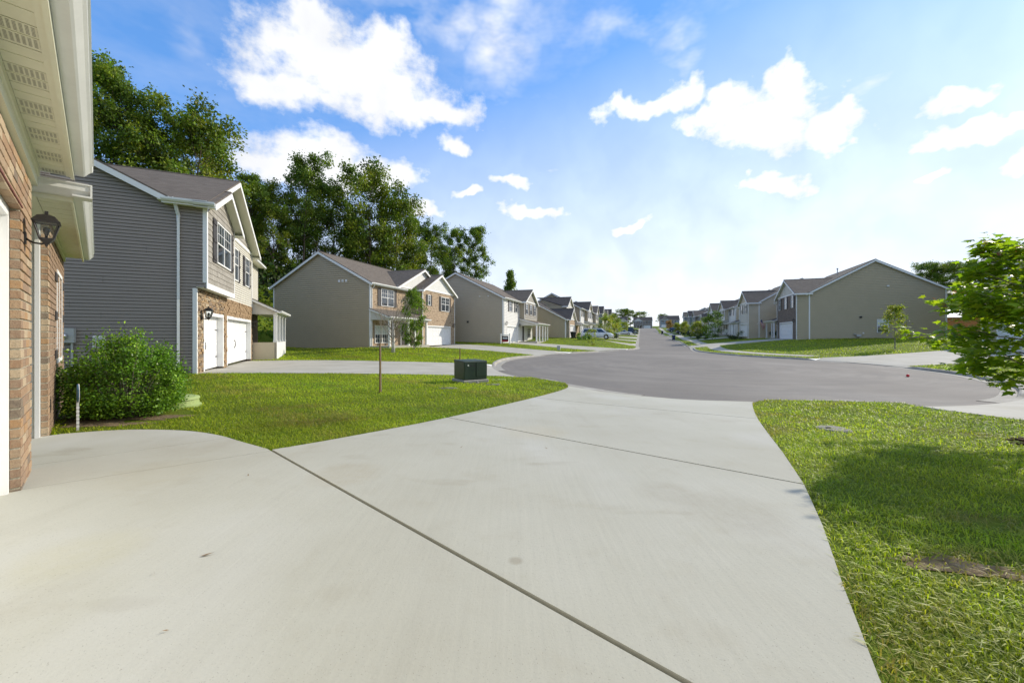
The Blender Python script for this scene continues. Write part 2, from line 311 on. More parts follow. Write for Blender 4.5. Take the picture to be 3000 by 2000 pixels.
def special():
    m = Mat('brick_piece', rough=.88, spec=.2); r = m.objrand(); P = m.co('Object')
    c = m.ramp(r, [(0, (.25,.13,.068)), (.20, (.33,.20,.11)), (.38, (.20,.11,.07)), (.52, (.43,.33,.215)), (.70, (.30,.20,.125)), (.86, (.085,.065,.056)), (.94, (.34,.17,.06))], 'CONSTANT')
    W = m.pos(); f = m.noise(W, 34, 4, .7); c = m.mix(m.math('MULTIPLY', f, .8), c, (.37,.30,.21)); c = m.mix(m.ramp(m.noise(W, 90, 2, .7), [(.55, (0,0,0)), (.75, (.7,.7,.7))]), c, (.10,.06,.04))
    m.base(c); m.bump(f, .5, .01)
    m = Mat('mortar', rough=.95, spec=.1); m.base(m.ramp(m.noise(m.pos(), 20, 4, .7), [(.3, (.30,.27,.20)), (.7, (.45,.41,.32))])); m.bump(m.noise(m.pos(), 60, 3, .7), .5, .01)
    m = Mat('stone_piece', rough=.9, spec=.2); r = m.objrand()
    c = m.ramp(r, [(0, (.31,.225,.14)), (.15, (.43,.335,.22)), (.3, (.22,.17,.12)), (.42, (.37,.255,.15)), (.55, (.49,.41,.29)), (.68, (.28,.22,.17)), (.8, (.42,.28,.15)), (.9, (.18,.145,.115))], 'CONSTANT')
    f = m.noise(m.pos(), 14, 5, .7); c = m.mix(m.math('MULTIPLY', f, .7), c, (.20,.14,.085)); m.base(c); m.bump(f, .8, .03)
    m = Mat('stone_backing', (.12,.09,.06), .95)
    # running-bond brick veneer on distant fronts
    for nm, c1, c2, mo in (('brick_tan', (.38,.275,.18), (.22,.15,.10), (.46,.40,.31)), ('brick_brown', (.20,.15,.12), (.13,.10,.08), (.25,.22,.18)), ('brick_near', (.38,.20,.10), (.24,.12,.07), (.44,.39,.29))):
        m = Mat(nm, rough=.9, spec=.15); s = m.n('ShaderNodeSeparateXYZ'); m.l(m.co(), s.inputs[0]); cb = m.n('ShaderNodeCombineXYZ')
        m.l(m.math('ADD', s.outputs[0], s.outputs[1]), cb.inputs[0]); m.l(s.outputs[2], cb.inputs[1])
        b = m.n('ShaderNodeTexBrick'); m.l(cb.outputs[0], b.inputs[0]); b.inputs['Color1'].default_value = (*c1, 1); b.inputs['Color2'].default_value = (*c2, 1); b.inputs['Mortar'].default_value = (*mo, 1)
        b.inputs['Scale'].default_value = 1; b.inputs['Brick Width'].default_value = .2; b.inputs['Row Height'].default_value = .077; b.inputs['Mortar Size'].default_value = .010; b.inputs['Bias'].default_value = -.25
        c = m.mix(m.ramp(m.noise(cb.outputs[0], 4.2, 3, .7, (.7, 1.7, 1)), [(.57, (0,0,0)), (.60, (.9,.9,.9))]), b.outputs[0], tuple(x*.28 for x in c2))
        c = m.mix(m.math('MULTIPLY', m.noise(cb.outputs[0], 1.2, 4, .6), .35), c, tuple(x*1.3 for x in c1))
        m.base(c); m.bump(b.outputs['Fac'], .5, -.008)
    # asphalt shingles, courses running with x or with y of the house
    for ax in (0, 1):
        for tone, k in (('brown', (.135,.115,.095)), ('dark', (.075,.068,.064))):
            m = Mat('shingle_%s_%s' % (tone, 'xy'[ax]), rough=.95, spec=.15); s = m.n('ShaderNodeSeparateXYZ'); m.l(m.co(), s.inputs[0]); cb = m.n('ShaderNodeCombineXYZ')
            m.l(s.outputs[ax], cb.inputs[0]); m.l(m.math('MULTIPLY', s.outputs[2], 2.1), cb.inputs[1])
            b = m.n('ShaderNodeTexBrick'); m.l(cb.outputs[0], b.inputs[0]); b.offset = .37
            b.inputs['Color1'].default_value = (*[x*1.25 for x in k], 1); b.inputs['Color2'].default_value = (*[x*.72 for x in k], 1); b.inputs['Mortar'].default_value = (*[x*.45 for x in k], 1)
            b.inputs['Scale'].default_value = 1; b.inputs['Brick Width'].default_value = .27; b.inputs['Row Height'].default_value = .14; b.inputs['Mortar Size'].default_value = .007
            c = m.mix(m.math('MULTIPLY', m.noise(m.co(), 40, 3, .8), .6), b.outputs[0], tuple(x*1.7 for x in k)); c = m.mix(m.math('MULTIPLY', m.noise(m.co(), .8, 3, .5), .3), c, tuple(x*.6 for x in k))
            m.base(c); m.bump(b.outputs['Fac'], .5, -.01)
    m = Mat('shingle_piece', rough=.95, spec=.1); r = m.objrand(); c = m.ramp(r, [(0, (.085,.075,.068)), (1, (.16,.145,.125))]); c = m.mix(m.math('MULTIPLY', m.noise(m.pos(), 120, 2, .8), .7), c, (.24,.22,.19)); m.base(c); m.bump(m.noise(m.pos(), 120, 2, .8), .5, .005)
    m = Mat('shake_piece', rough=.7, spec=.25); r = m.objrand(); c = m.ramp(r, [(0, (.27,.25,.215)), (1, (.37,.345,.30))]); gr = m.noise(m.co(), 9, 4, .6, (8, 8, .6)); c = m.mix(m.math('MULTIPLY', gr, .4), c, (.20,.185,.16)); m.base(c); m.bump(gr, .4, .006)
    m = Mat('glass_window', (.03,.04,.05), .04, 0, .9); m.base(m.ramp(m.noise(m.co(), .9, 2, .5), [(.35, (.015,.02,.027)), (.65, (.07,.085,.10))]))
    m = Mat('blind_window', (.55,.62,.60), .12, 0, .7)
    s = m.n('ShaderNodeSeparateXYZ'); m.l(m.co(), s.inputs[0]); w = m.math('FRACT', m.math('MULTIPLY', s.outputs[2], 18)); m.base(m.ramp(w, [(0, (.36,.42,.41)), (.25, (.56,.62,.60)), (1, (.60,.66,.64))]))
    m = Mat('glass_clear', (.9,.95,.95), .03, 0, .5); m.b.inputs['Transmission Weight'].default_value = .95; m.b.inputs['IOR'].default_value = 1.1
    Mat('glass_car', (.012,.016,.03), .03, 0, 1.0)
    for n_, c_ in (('paint_white', (.72,.73,.74)), ('paint_silver', (.50,.52,.55)), ('paint_black', (.012,.012,.014)), ('paint_navy', (.015,.025,.06)), ('paint_maroon', (.16,.012,.02)), ('paint_grey', (.16,.17,.18))):
        m = Mat(n_, c_, .28, .1 if 'silver' in n_ else 0, .6); m.b.inputs['Coat Weight'].default_value = .6; m.b.inputs['Coat Roughness'].default_value = .06
    for n_, c_ in (('bin_black', (.02,.022,.022)), ('bin_navy', (.02,.035,.10)), ('red_plastic', (.6,.02,.03)), ('sign_blue', (.03,.14,.26)), ('flag_red', (.42,.03,.05)), ('flag_white', (.72,.70,.68)), ('flag_blue', (.03,.04,.15)), ('head_lamp', (.8,.82,.85)), ('tail_lamp', (.5,.02,.02)), ('paper_white', (.8,.8,.8)), ('ink_dark', (.04,.04,.05)), ('wall_tan_flat', (.56,.48,.36))):
        Mat(n_, c_, .5)
    # foliage: colour comes with each leaf (attribute col)
    for nm, tr, ro in (('leaf_forest', .30, .55), ('leaf_bush', .28, .38), ('leaf_maple', .6, .4), ('leaf_young', .42, .5), ('grass_blade', .45, .5)):
        m = Mat(nm, rough=ro, spec=.3); a = m.n('ShaderNodeAttribute'); a.attribute_name = 'col'
        m.base(a.outputs['Color']); t = m.mix(1.0, a.outputs['Color'], (1.35, 1.5, .55), 'MULTIPLY'); m.translucent(t, tr)
special()
# ------------------------------------------------------------------ terrain
RD = np.array([.307, .9517]); RN = np.array([.9517, -.307])     # along the street, and towards its right side
def wall_pt(u, v): return (-.7213*u+.6927*v, .6927*u+.7213*v)       # frame of the near house: u along its front, v out from it
CTRL = [(0,0,0),(-4,3,0),(-6,5,0),(3,1,0),(4,-5,0),(-5,-6,0),(9,2,-.08),(-8,8,-.03),(1,5,-.06),(3,8,-.2),(6,7,-.2),(2.5,10.6,-.29),(-5,10,-.1),(-1,12,-.2),
 (-12,15,-.14),(-16,25,-.2),(-14,23,-.2),(-22,12,-.1),(-20,3,0),(0,16,-.31),(-1,21,-.32),(-6,18,-.2),(1.2,32,-.3),(8,41,-.3),(16.2,52.5,-.32),(19.2,62,-.26),(22.1,71,0),(26.9,86,.42),(37.9,120,1.3),(50.8,160,2.45),(86,269,5.5),
 (19.7,35,-.33),(20.8,44,-.33),(27.7,62.5,-.25),(35.3,86,.42),(46,120,1.3),(59,160,2.4),(94.3,269,5.5),(20.9,20.7,-.33),(17.2,13.4,-.33),(13,10.3,-.33),(8.7,9.3,-.29),(9.7,21.5,-.33),(5,17,-.33),(14,27,-.33),(12,35,-.33),(16,44,-.33),
 (-12,34,.30),(-8.6,45,.25),(-5,40,.1),(-4,28,-.1),(-22,37,.4),(-1,47.7,.42),(3,56,.45),(8.6,64,1.0),(4,60,.75),(13.3,63,.75),(13.5,79.2,1.35),(23.4,109.8,2.1),(38,155,3.4),(70,255,6.2),
 (34,47.5,.86),(46.3,42.2,1.05),(39,62.8,.98),(44,78,1.35),(54,109,2.2),(69,155,3.5),(100,250,6.2),(29.5,32.5,.1),(38,36,.7),(28,24,-.15),(45,28,.6),(30,12,-.1),(60,20,.8),(26,46,.05),(28,58,.1),
 (-24,42,.6),(-31,50,7.2),(-40,60,9),(-60,80,14),(-28,20,.3),(-37,26,7),(-50,33,11),(-34,2,.5),(-48,2,6),(-12,51,.7),(-16,53,1.0),(-24,62,6.5),(-6,75,2.6),(-14,80,6),(6,110,4),(24,150,5.5),(-30,120,13),
 (70,50,1.5),(110,80,4),(160,130,9),(220,170,22),(-10,-30,0),(30,-30,0),(-40,-40,2),(60,-40,1),(-120,60,22),(120,280,8),(60,330,8),(140,400,10),(-40,300,14),(300,300,22),(-400,300,20),(-400,-200,10),(400,-200,5),(500,500,15),(-300,800,20),(100,900,14),(700,900,18),(900,200,12)]
def _mq():
    C = np.array(CTRL, float); P = C[:, :2]; c2 = 3.0**2
    A = np.sqrt(((P[:, None]-P[None])**2).sum(-1)+c2); n = len(P)
    K = np.zeros((n+1, n+1)); K[:n, :n] = A; K[:n, n] = 1; K[n, :n] = 1
    w = np.linalg.solve(K, np.append(C[:, 2], 0)); return P, w, c2
_P, _w, _c2 = _mq()
def H(x, y):
    x = np.atleast_1d(np.asarray(x, float)); y = np.atleast_1d(np.asarray(y, float)); out = np.empty(len(x))
    for i in range(0, len(x), 20000):
        q = np.stack([x[i:i+20000], y[i:i+20000]], 1)
        out[i:i+20000] = np.sqrt(((q[:, None]-_P[None])**2).sum(-1)+_c2) @ _w[:-1] + _w[-1]
    return out
def h(x, y): return float(H(x, y)[0])
def inpoly(x, y, poly):
    p = np.asarray(poly, float); r = np.zeros(len(x), bool); j = len(p)-1
    for i in range(len(p)):
        (xi, yi), (xj, yj) = p[i], p[j]
        if yi != yj: r ^= ((yi > y) != (yj > y)) & (x < (xj-xi)*(y-yi)/(yj-yi)+xi)
        j = i
    return r
def segdist(x, y, pts, closed=True):
    p = np.asarray(pts, float); d = np.full(len(x), 1e9)
    for i in range(len(p) if closed else len(p)-1):
        a, b = p[i], p[(i+1) % len(p)]; ab = b-a; L2 = max((ab**2).sum(), 1e-9)
        t = np.clip(((x-a[0])*ab[0]+(y-a[1])*ab[1])/L2, 0, 1)
        d = np.minimum(d, np.hypot(x-a[0]-t*ab[0], y-a[1]-t*ab[1]))
    return d
def smooth(pts, n=5, closed=False):
    p = [Vector((a, b)) for a, b in pts]; out = []; m = len(p)
    for i in range(m if closed else m-1):
        g = lambda k: p[k % m] if closed else p[max(0, min(m-1, k))]
        a, b, c, d = g(i-1), g(i), g(i+1), g(i+2)
        for k in range(n):
            t = k/n; q = .5*((2*b)+(c-a)*t+(2*a-5*b+4*c-d)*t*t+(3*b-a-3*c+d)*t**3); out.append((q.x, q.y))
    if not closed: out.append(tuple(p[-1]))
    return out
kerb_L = [(-.81+.3226*Y, Y) for Y in (284, 250, 210, 175, 145, 120, 100, 84, 72, 62)]+[(16.2,52.5),(12,46.3),(8,41),(4,36.8),(1.2,32),(-.6,27),(-1.1,22),(-.4,18),(.6,15.6),(1.8,13.3),(3.1,11.4),(4.7,10.25),(6.3,9.75),(8.2,9.4),(9.9,9.3),(11.6,9.7),(13.9,10.8),(17,13.4),(19.5,17),(20.9,20.7),(21.4,24),(21,27.5),(20.1,31),(19.6,35),(19.9,40),(21.3,46),(23.7,52)]
kerb_R = [(7.54+.3226*Y, Y) for Y in (62, 72, 84, 100, 120, 145, 175, 210, 250, 284)]
kline = smooth(kerb_L+kerb_R, 4)
# the street runs into a cross street at its far end
ROAD = kline+[(140,270),(142,278),(99,292),(60,306),(0,326),(-3,318),(60,298)]
DR = dict(
 near=[wall_pt(-1.2,-.62), wall_pt(7.57,-.62), wall_pt(7.57,-.33)]+smooth([(-5.70,5.02),(-5.3,5.24),(-4.85,5.31),(-4.25,5.25),(-3.7,5.03),(-3.2,4.72),(-2.66,4.39)], 4)+smooth([(-2.66,4.39),(-2.1,4.98),(-1.03,6.40),(.3,8.8),(1.55,11.5),(1.75,12.6),(1.8,13.3)], 3)[1:]+[(2.2,12.7),(3.1,11.4),(4.7,10.25),(6.3,9.75)]+smooth([(6.3,9.75),(5.75,9.35),(5.34,8.85),(4.06,6.55),(2.50,3.41),(1.325,1.437),(.95,.5),(.6,-1.11)], 3)[1:],
 east=[(9.0,9.36),(8.75,8.2),(8.9,6.95),(9.5,2),(11,-6),(18,-6),(15.5,4),(14.3,8.5),(14.0,10.85),(11.6,9.7)],
 h1=[(-12.0,14.75),(-8,14.95),(-4,15.15),(-.8,15.3),(.7,15.2),(-.4,18),(-1.1,22),(-1.6,22.3),(-7,22.3),(-16.0,23.8)],
 h2=[(-8.9,40.1),(-2,36.3),(1.0,33.9),(2.0,33.4),(5.6,38.4),(4.0,39.5),(-6.8,46.2)],
 h3=[(-.8,48.6),(6,45.0),(9.2,42.6),(14.2,49.4),(9,51.2),(1.2,54.6)],
 h4=[(9.2,65.3),(18.2,61.4),(19.2,61.9),(21.4,68.8),(20,68.2),(11.2,70.8)],
 r0=[(20.95,21.2),(21.4,24),(21,27.5),(22,28.2),(31,29.6),(44,31.8),(44,25),(31,23.2),(23,21.6)],
 r1=[(34.9,48.4),(26.5,50.2),(22.9,50.2),(26.2,58.8),(29,57.6),(37.4,55.2)])
for k in range(1, 7):                        # repeated drives further up the street
    b = np.array([8.6, 64])+RD*16*k
    DR['l%d' % k] = [tuple(b+RD*s+RN*t) for s, t in ((1.5,.4),(1.2,11.4),(6.6,11.4),(6.2,.4))]
    b = np.array([34, 47.5])+RD*16.1*k
    DR['q%d' % k] = [tuple(b+RD*s+RN*t) for s, t in ((10,-.3),(10.4,-9.2),(15.0,-9.2),(14.6,-.3))]
def side_of(line, d):
    P = [Vector(p) for p in line]; out = []
    for i, p in enumerate(P):
        t = (P[min(i+1, len(P)-1)]-P[max(i-1, 0)]).normalized(); out.append((p.x+t.y*d, p.y-t.x*d))
    return out
ksub = [p for p in kline[kline.index(min(kline, key=lambda q: (q[0]-20.9)**2+(q[1]-20.7)**2)):] if p[1] > 28.5]
WALK = side_of(ksub, 1.5)+side_of(ksub, 2.9)[::-1]
# near drive is poured in five slabs with open joints
J1 = [(-2.66,4.39),(-1.27,2.93),(-.42,2.16),(.603,1.437),(1.91,.256)]
J2 = [(-1.03,6.40),(.75,4.88),(2.50,3.41)]
J3 = [(.55,9.25),(2.3,8.0),(4.18,6.75)]
def clip_half(poly, a, b, sgn):
    out = []; n = len(poly)
    f = lambda p: ((b[0]-a[0])*(p[1]-a[1])-(b[1]-a[1])*(p[0]-a[0]))*sgn
    for i in range(n):
        p, q = poly[i], poly[(i+1) % n]; fp, fq = f(p), f(q)
        if fp >= 0: out.append(p)
        if fp*fq < 0: t = fp/(fp-fq); out.append((p[0]+(q[0]-p[0])*t, p[1]+(q[1]-p[1])*t))
    return out
def off_line(a, b, d):
    a, b = Vector(a), Vector(b); t = (b-a).normalized(); n = Vector((-t.y, t.x))*d; return tuple(a+n), tuple(b+n)
def between(poly, lo=None, hi=None):
    if lo: poly = clip_half(poly, *off_line(lo[0], lo[-1], lo[1]), 1) if len(lo) == 3 else poly
    return poly
def slab_cut(poly, line, gap, keep):   # keep=+1 far side (left of direction), -1 near side
    a, b = off_line(line[0], line[-1], gap*keep/2); return clip_half(poly, a, b, keep)
nd = DR['near']
SLABS = [slab_cut(nd, J1, .028, -1),
         slab_cut(slab_cut(nd, J1, .028, 1), J2, .026, -1),
         slab_cut(slab_cut(nd, J2, .026, 1), J3, .026, -1),
         slab_cut(nd, J3, .026, 1)]
ga, gb = wall_pt(5.05, -.3), wall_pt(4.75, 3.1); gc, gd = wall_pt(5.93, -.3), wall_pt(5.9, 2.6)
s0 = SLABS[0]
SLABS[0:1] = [slab_cut(s0, [ga, gb], .007, -1), slab_cut(slab_cut(s0, [ga, gb], .007, 1), [gc, gd], .007, -1), slab_cut(s0, [gc, gd], .007, 1)]
def build_ground():
    polys = [('road', ROAD)]+[('slab%d' % i, s) for i, s in enumerate(SLABS)]+[('joint', nd)]+[('drive_'+k, p) for k, p in DR.items() if k != 'near']+[('walk', WALK)]
    V = []; E = []
    def dens(pl, step):
        out = []
        for i in range(len(pl)):
            a, b = Vector(pl[i]), Vector(pl[(i+1) % len(pl)]); d = (b-a).length
            st = max(step, .03*min(a.length, b.length)); n = max(1, int(d/st))
            out += [tuple(a.lerp(b, k/n)) for k in range(n)]
        return out
    for nme, pl in polys:
        pl = dens(pl, .35); n0 = len(V); V += [Vector(p) for p in pl]; E += [(n0+i, n0+(i+1) % len(pl)) for i in range(len(pl))]
    def grid(x0, x1, y0, y1, s, hole=None):
        for x in np.arange(x0, x1+.01, s):
            for y in np.arange(y0, y1+.01, s):
                if hole and hole[0] < x < hole[1] and hole[2] < y < hole[3]: continue
                V.append(Vector((x+random.uniform(-.2, .2)*s, y+random.uniform(-.2, .2)*s)))
    grid(-10, 12, -4, 14, .9); grid(-40, 60, -10, 80, 2.6, (-10, 12, -4, 14)); grid(-80, 140, -40, 300, 11, (-40, 60, -10, 80)); grid(-900, 1000, -300, 1500, 95, (-80, 140, -40, 300))
    r = delaunay_2d_cdt(V, E, [], 0, 1e-5)
    P = np.array([(v.x, v.y) for v in r[0]]); T = np.array([f for f in r[2] if len(f) == 3]); C = P[T].mean(1); cx, cy = C[:, 0], C[:, 1]
    cls = np.zeros(len(T), int); names = ['ground']+[n for n, _ in polys]
    order = {n: i for i, n in enumerate(names)}
    pr = [('walk', WALK)]+[('drive_'+k, p) for k, p in DR.items() if k != 'near']+[('joint', nd)]+[('slab%d' % i, s) for i, s in enumerate(SLABS)]+[('road', ROAD)]
    for n, pl in pr: cls[inpoly(cx, cy, pl)] = order[n]
    Hh = H(P[:, 0], P[:, 1]); droad = segdist(P[:, 0], P[:, 1], ROAD)
    tri = dict(P=P, T=T, cls=cls, order=order)
    def sheet(nm, ids, z, mat, parent=None, skirt=0):
        sel = np.isin(cls, ids); t = T[sel]
        if not len(t): return None
        u, inv = np.unique(t, return_inverse=True); vv = np.stack([P[u, 0], P[u, 1], z[u]], 1); ff = inv.reshape(-1, 3)
        vs = [tuple(v) for v in vv]; fs = [tuple(f) for f in ff]
        # consistent upward winding, then a skirt below every outer edge
        fs = [f if ((vv[f[1]]-vv[f[0]])[0]*(vv[f[2]]-vv[f[0]])[1]-(vv[f[1]]-vv[f[0]])[1]*(vv[f[2]]-vv[f[0]])[0]) > 0 else (f[0], f[2], f[1]) for f in fs]
        if skirt:
            ed = {}
            for f in fs:
                for a, b in ((f[0], f[1]), (f[1], f[2]), (f[2], f[0])):
                    if (b, a) in ed: del ed[(b, a)]
                    else: ed[(a, b)] = 1
            low = {}
            for a, b in ed:
                for q in (a, b):
                    if q not in low: low[q] = len(vs); vs += [vs[q], (vs[q][0], vs[q][1], vs[q][2]-skirt)]
                fs.append((low[b], low[a], low[a]+1, low[b]+1))
        me = bpy.data.meshes.new(nm); me.from_pydata(vs, [], fs); me.update()
        me.polygons.foreach_set('use_smooth', [len(f) == 3 for f in fs])
        return mobj(nm, me, mat, parent)
    g = sheet('ground', [0], Hh, 'lawn_soil'); tag(g, 'green lawns and grassy bank between the houses and the street', kind='structure')
    rd = sheet('road', [order['road']], Hh-.115, 'asphalt'); tag(rd, 'grey asphalt street widening into a round turning bulb', kind='structure')
    ramp = -.105*np.clip(1-droad/.75, 0, 1)
    dw = empty('driveway'); tag(dw, 'pale concrete driveway in the foreground with open joints', kind='structure')
    sheet('joint_filler', [order['joint']], Hh-.012+ramp, 'joint_filler', dw)
    for i in range(len(SLABS)): sheet('slab', [order['slab%d' % i]], Hh+.022+ramp, 'concrete', dw, .06)
    nm = {'east': 'right edge of the picture', 'h1': 'stone-fronted house on the left', 'h2': 'brick-fronted house', 'h3': 'third house on the left', 'r0': 'house behind the leafy maple', 'r1': 'big gabled house on the right', 'h4': 'white minivan'}
    for k in DR:
        if k == 'near': continue
        d = sheet('house_driveway', [order['drive_'+k]], Hh+.02+ramp, 'concrete_far', None, .06)
        if d: tag(d, 'concrete driveway by the '+nm.get(k, 'houses further up the street'), kind='structure')
    w = sheet('sidewalk', [order['walk']], Hh+.018, 'concrete_far', None, .05); tag(w, 'concrete sidewalk along the right side of the street', kind='structure')
    return tri
TRI = build_ground()
# kerb stones along the street edge, left out where drives meet the street
def build_kerb():
    root = empty('kerb'); tag(root, 'low concrete kerb along the edge of the street', kind='structure')
    pts = []
    for i in range(len(kline)-1):
        a, b = Vector(kline[i]), Vector(kline[i+1]); d = (b-a).length; n = max(1, int(d/.25)) if a.length < 60 else max(1, int(d/1.0))
        pts += [tuple(a.lerp(b, k/n)) for k in range(n)]
    A = np.array(pts); inn = np.array(side_of(pts, -.13)); fl = np.array(side_of(pts, -.50)); z = H(A[:, 0], A[:, 1])
    dmin = np.full(len(A), 9.)
    for k, p in DR.items(): 
        d = segdist(A[:, 0], A[:, 1], p); d[inpoly(A[:, 0], A[:, 1], p)] = 0; dmin = np.minimum(dmin, d)
    hgt = np.clip((dmin-.08)/.55, 0, 1)                  # kerb sinks towards every drive
    runs = []; cur = []
    for i in range(len(A)):
        cur.append(i)
        L_ = 3.0 if np.hypot(*A[i]) < 40 else 12
        if len(cur) > 1 and sum(np.hypot(*(A[cur[k+1]]-A[cur[k]])) for k in range(len(cur)-1)) > L_: runs.append(cur); cur = [i]
    if len(cur) > 1: runs.append(cur)
    for rr in runs:
        if hgt[rr].max() < .02: continue
        mb = MB(); vs = []; fs = []
        for j, i in enumerate(rr):
            zt = z[i]-.10+.115*hgt[i]
            f = .012 if j in (0, len(rr)-1) else 0
            o = A[i]+(A[i]-inn[i])*.25
            vs += [(o[0], o[1], z[i]-.2), (o[0], o[1], zt-f), (A[i][0]*.35+inn[i][0]*.65, A[i][1]*.35+inn[i][1]*.65, zt-f), (inn[i][0], inn[i][1], zt-.03*hgt[i]-f), (inn[i][0]*.9+fl[i][0]*.1, inn[i][1]*.9+fl[i][1]*.1, z[i]-.107), (fl[i][0], fl[i][1], z[i]-.110), (fl[i][0], fl[i][1], z[i]-.16)]
        for j in range(len(rr)-1):
            for k in range(6): fs.append((j*7+k, j*7+k+1, j*7+8+k, j*7+7+k))
        mb.add(vs, fs).build('kerb_stone', 'kerb_concrete', root)
build_kerb()
# ------------------------------------------------------------------ house building kit (local frame: x along the front, -y outwards, z up)
def PF(y): return lambda s, z, o=0.0: (s, y-o, z)          # front plane
def PB(y): return lambda s, z, o=0.0: (s, y+o, z)          # back plane
def PS(x, sg): return lambda s, z, o=0.0: (x+sg*o, s, z)   # side plane, outward sign sg
def clip_z(poly, lo, hi):
    def half(pl, zc, sg):
        out = []; n = len(pl)
        for i in range(n):
            p, q = pl[i], pl[(i+1) % n]; a, b = (p[1]-zc)*sg, (q[1]-zc)*sg
            if a >= 0: out.append(p)
            if a*b < 0: t = a/(a-b); out.append((p[0]+(q[0]-p[0])*t, zc))
        return out
    return half(half(poly, lo, 1), hi, -1)
def lap_wall(root, name, mat, P, poly, pitch=.115, th=.018, split=False, z0=None):
    """clapboard courses over a convex outline; split=True gives every board its own object"""
    lo = min(p[1] for p in poly) if z0 is None else z0; hi = max(p[1] for p in poly); mb = MB(); k = 0; res = []
    z = lo
    while z < hi-.004:
        pl = clip_z(poly, z, min(z+pitch, hi))
        if len(pl) >= 3:
            f = lambda q: th*(1-(q-z)/pitch)+.002
            b = MB() if split else mb; n = len(pl); vs = [P(s, q, f(q)) for s, q in pl]
            g = .020 if split else pitch*.22; top_ = min(z+pitch, hi)
            pl2 = clip_z(pl, z, max(z+.002, top_-g)); n = len(pl2); vs = [P(s, q, f(q)) for s, q in pl2]
            b.add(vs, [tuple(range(n))])
            gp = clip_z(pl, max(z+.002, top_-g), top_)
            if len(gp) >= 3: b.add([P(s, q, -.03) for s, q in gp], [tuple(range(len(gp)))]); tp = sorted(s for s, q in gp if abs(q-(top_-g)) < 1e-6); (b.add([P(tp[0], top_-g, f(top_-g)), P(tp[-1], top_-g, f(top_-g)), P(tp[-1], top_-g, -.03), P(tp[0], top_-g, -.03)], [(0, 1, 2, 3)]) if len(tp) >= 2 else None)
            bot = sorted([s for s, q in pl if abs(q-z) < 1e-6])
            if len(bot) >= 2: b.add([P(bot[0], z, th+.002), P(bot[-1], z, th+.002), P(bot[-1], z, -.03), P(bot[0], z, -.03)], [(0, 1, 2, 3)])
            if split: res.append(b.build('siding_board', mat, root, fix=False))
        z += pitch
    if not split: res = mb.build(name, mat, root, 'stuff', fix=False)
    return res
def slab_poly(root, name, mat, P, poly, th=.1, o=0.0, kind=None):
    n = len(poly); mb = MB()
    mb.add([P(s, z, o) for s, z in poly]+[P(s, z, o-th) for s, z in poly], [tuple(range(n)), tuple(range(2*n-1, n-1, -1))]+[(i, n+i, n+(i+1) % n, (i+1) % n) for i in range(n)])
    return mb.build(name, mat, root, kind)
def pbox(mb, P, s0, s1, z0, z1, o0, o1):
    return mb.hexa([P(s0,z0,o1),P(s1,z0,o1),P(s1,z0,o0),P(s0,z0,o0),P(s0,z1,o1),P(s1,z1,o1),P(s1,z1,o0),P(s0,z1,o0)])
def part(root, name, mat, P, s0, s1, z0, z1, o0, o1, bevel=0):
    return pbox(MB(), P, s0, s1, z0, z1, o0, o1).build(name, mat, root, None, bevel)
def roof_x(root, x0, x1, y0, y1, ze, zr, oe=.32, orr=.22, tone='dark', gut=True, ends=(1, 1), drop=.2):
    """gable roof, ridge parallel to the front"""
    ym = (y0+y1)/2; k = (zr-ze)/(ym-y0); t = .07
    for sg, ye in ((-1, y0-oe), (1, y1+oe)):
        zb = ze-oe*k; a0, a1 = x0-orr, x1+orr
        MB().prism([(a0, ye, zb), (a1, ye, zb), (a1, ym, zr), (a0, ym, zr)], (0, 0, t)).build('roof', 'shingle_%s_x' % tone, root)
        MB().box(a0+.02, a1-.02, min(ye, ye-sg*oe), max(ye, ye-sg*oe), zb-.10, zb-.06).build('soffit', 'soffit_cream', root)
        MB().box(a0, a1, min(ye, ye+sg*.025), max(ye, ye+sg*.025), zb-.13, zb+.05).build('fascia', 'trim_white', root)
        if gut:
            yy = ye+sg*.028; g = MB(); pr = [(0, zb-.07), (.07, zb-.07), (.115, zb-.01), (.115, zb+.055), (.10, zb+.055), (.098, zb-.002), (.064, zb-.058), (0, zb-.058)]
            g.prism([(a0, yy+sg*a, b) for a, b in pr], (a1-a0, 0, 0)); g.build('gutter', 'gutter_white', root)
    for e, (xx, sg) in enumerate(((x0, -1), (x1, 1))):
        if not ends[e]: continue
        for s2, ye in ((-1, y0-oe), (1, y1+oe)):
            zb = ze-oe*k; xo = xx+sg*orr
            MB().prism([(xo, ye, zb-drop), (xo, ym, zr-drop), (xo, ym, zr+.005), (xo, ye, zb+.005)], (sg*.025, 0, 0)).build('rake_board', 'trim_white', root)
            MB().prism([(xx, ye, zb-.05), (xx, ym, zr-.05), (xx, ym, zr-.02), (xx, ye, zb-.02)], (sg*orr, 0, 0)).build('soffit', 'soffit_cream', root)
    MB().prism([(x0-orr, ym-.14, zr+t-.045), (x0-orr, ym, zr+t+.02), (x0-orr, ym+.14, zr+t-.045)], (x1-x0+2*orr, 0, 0)).build('ridge_cap', 'shingle_%s_x' % tone, root)
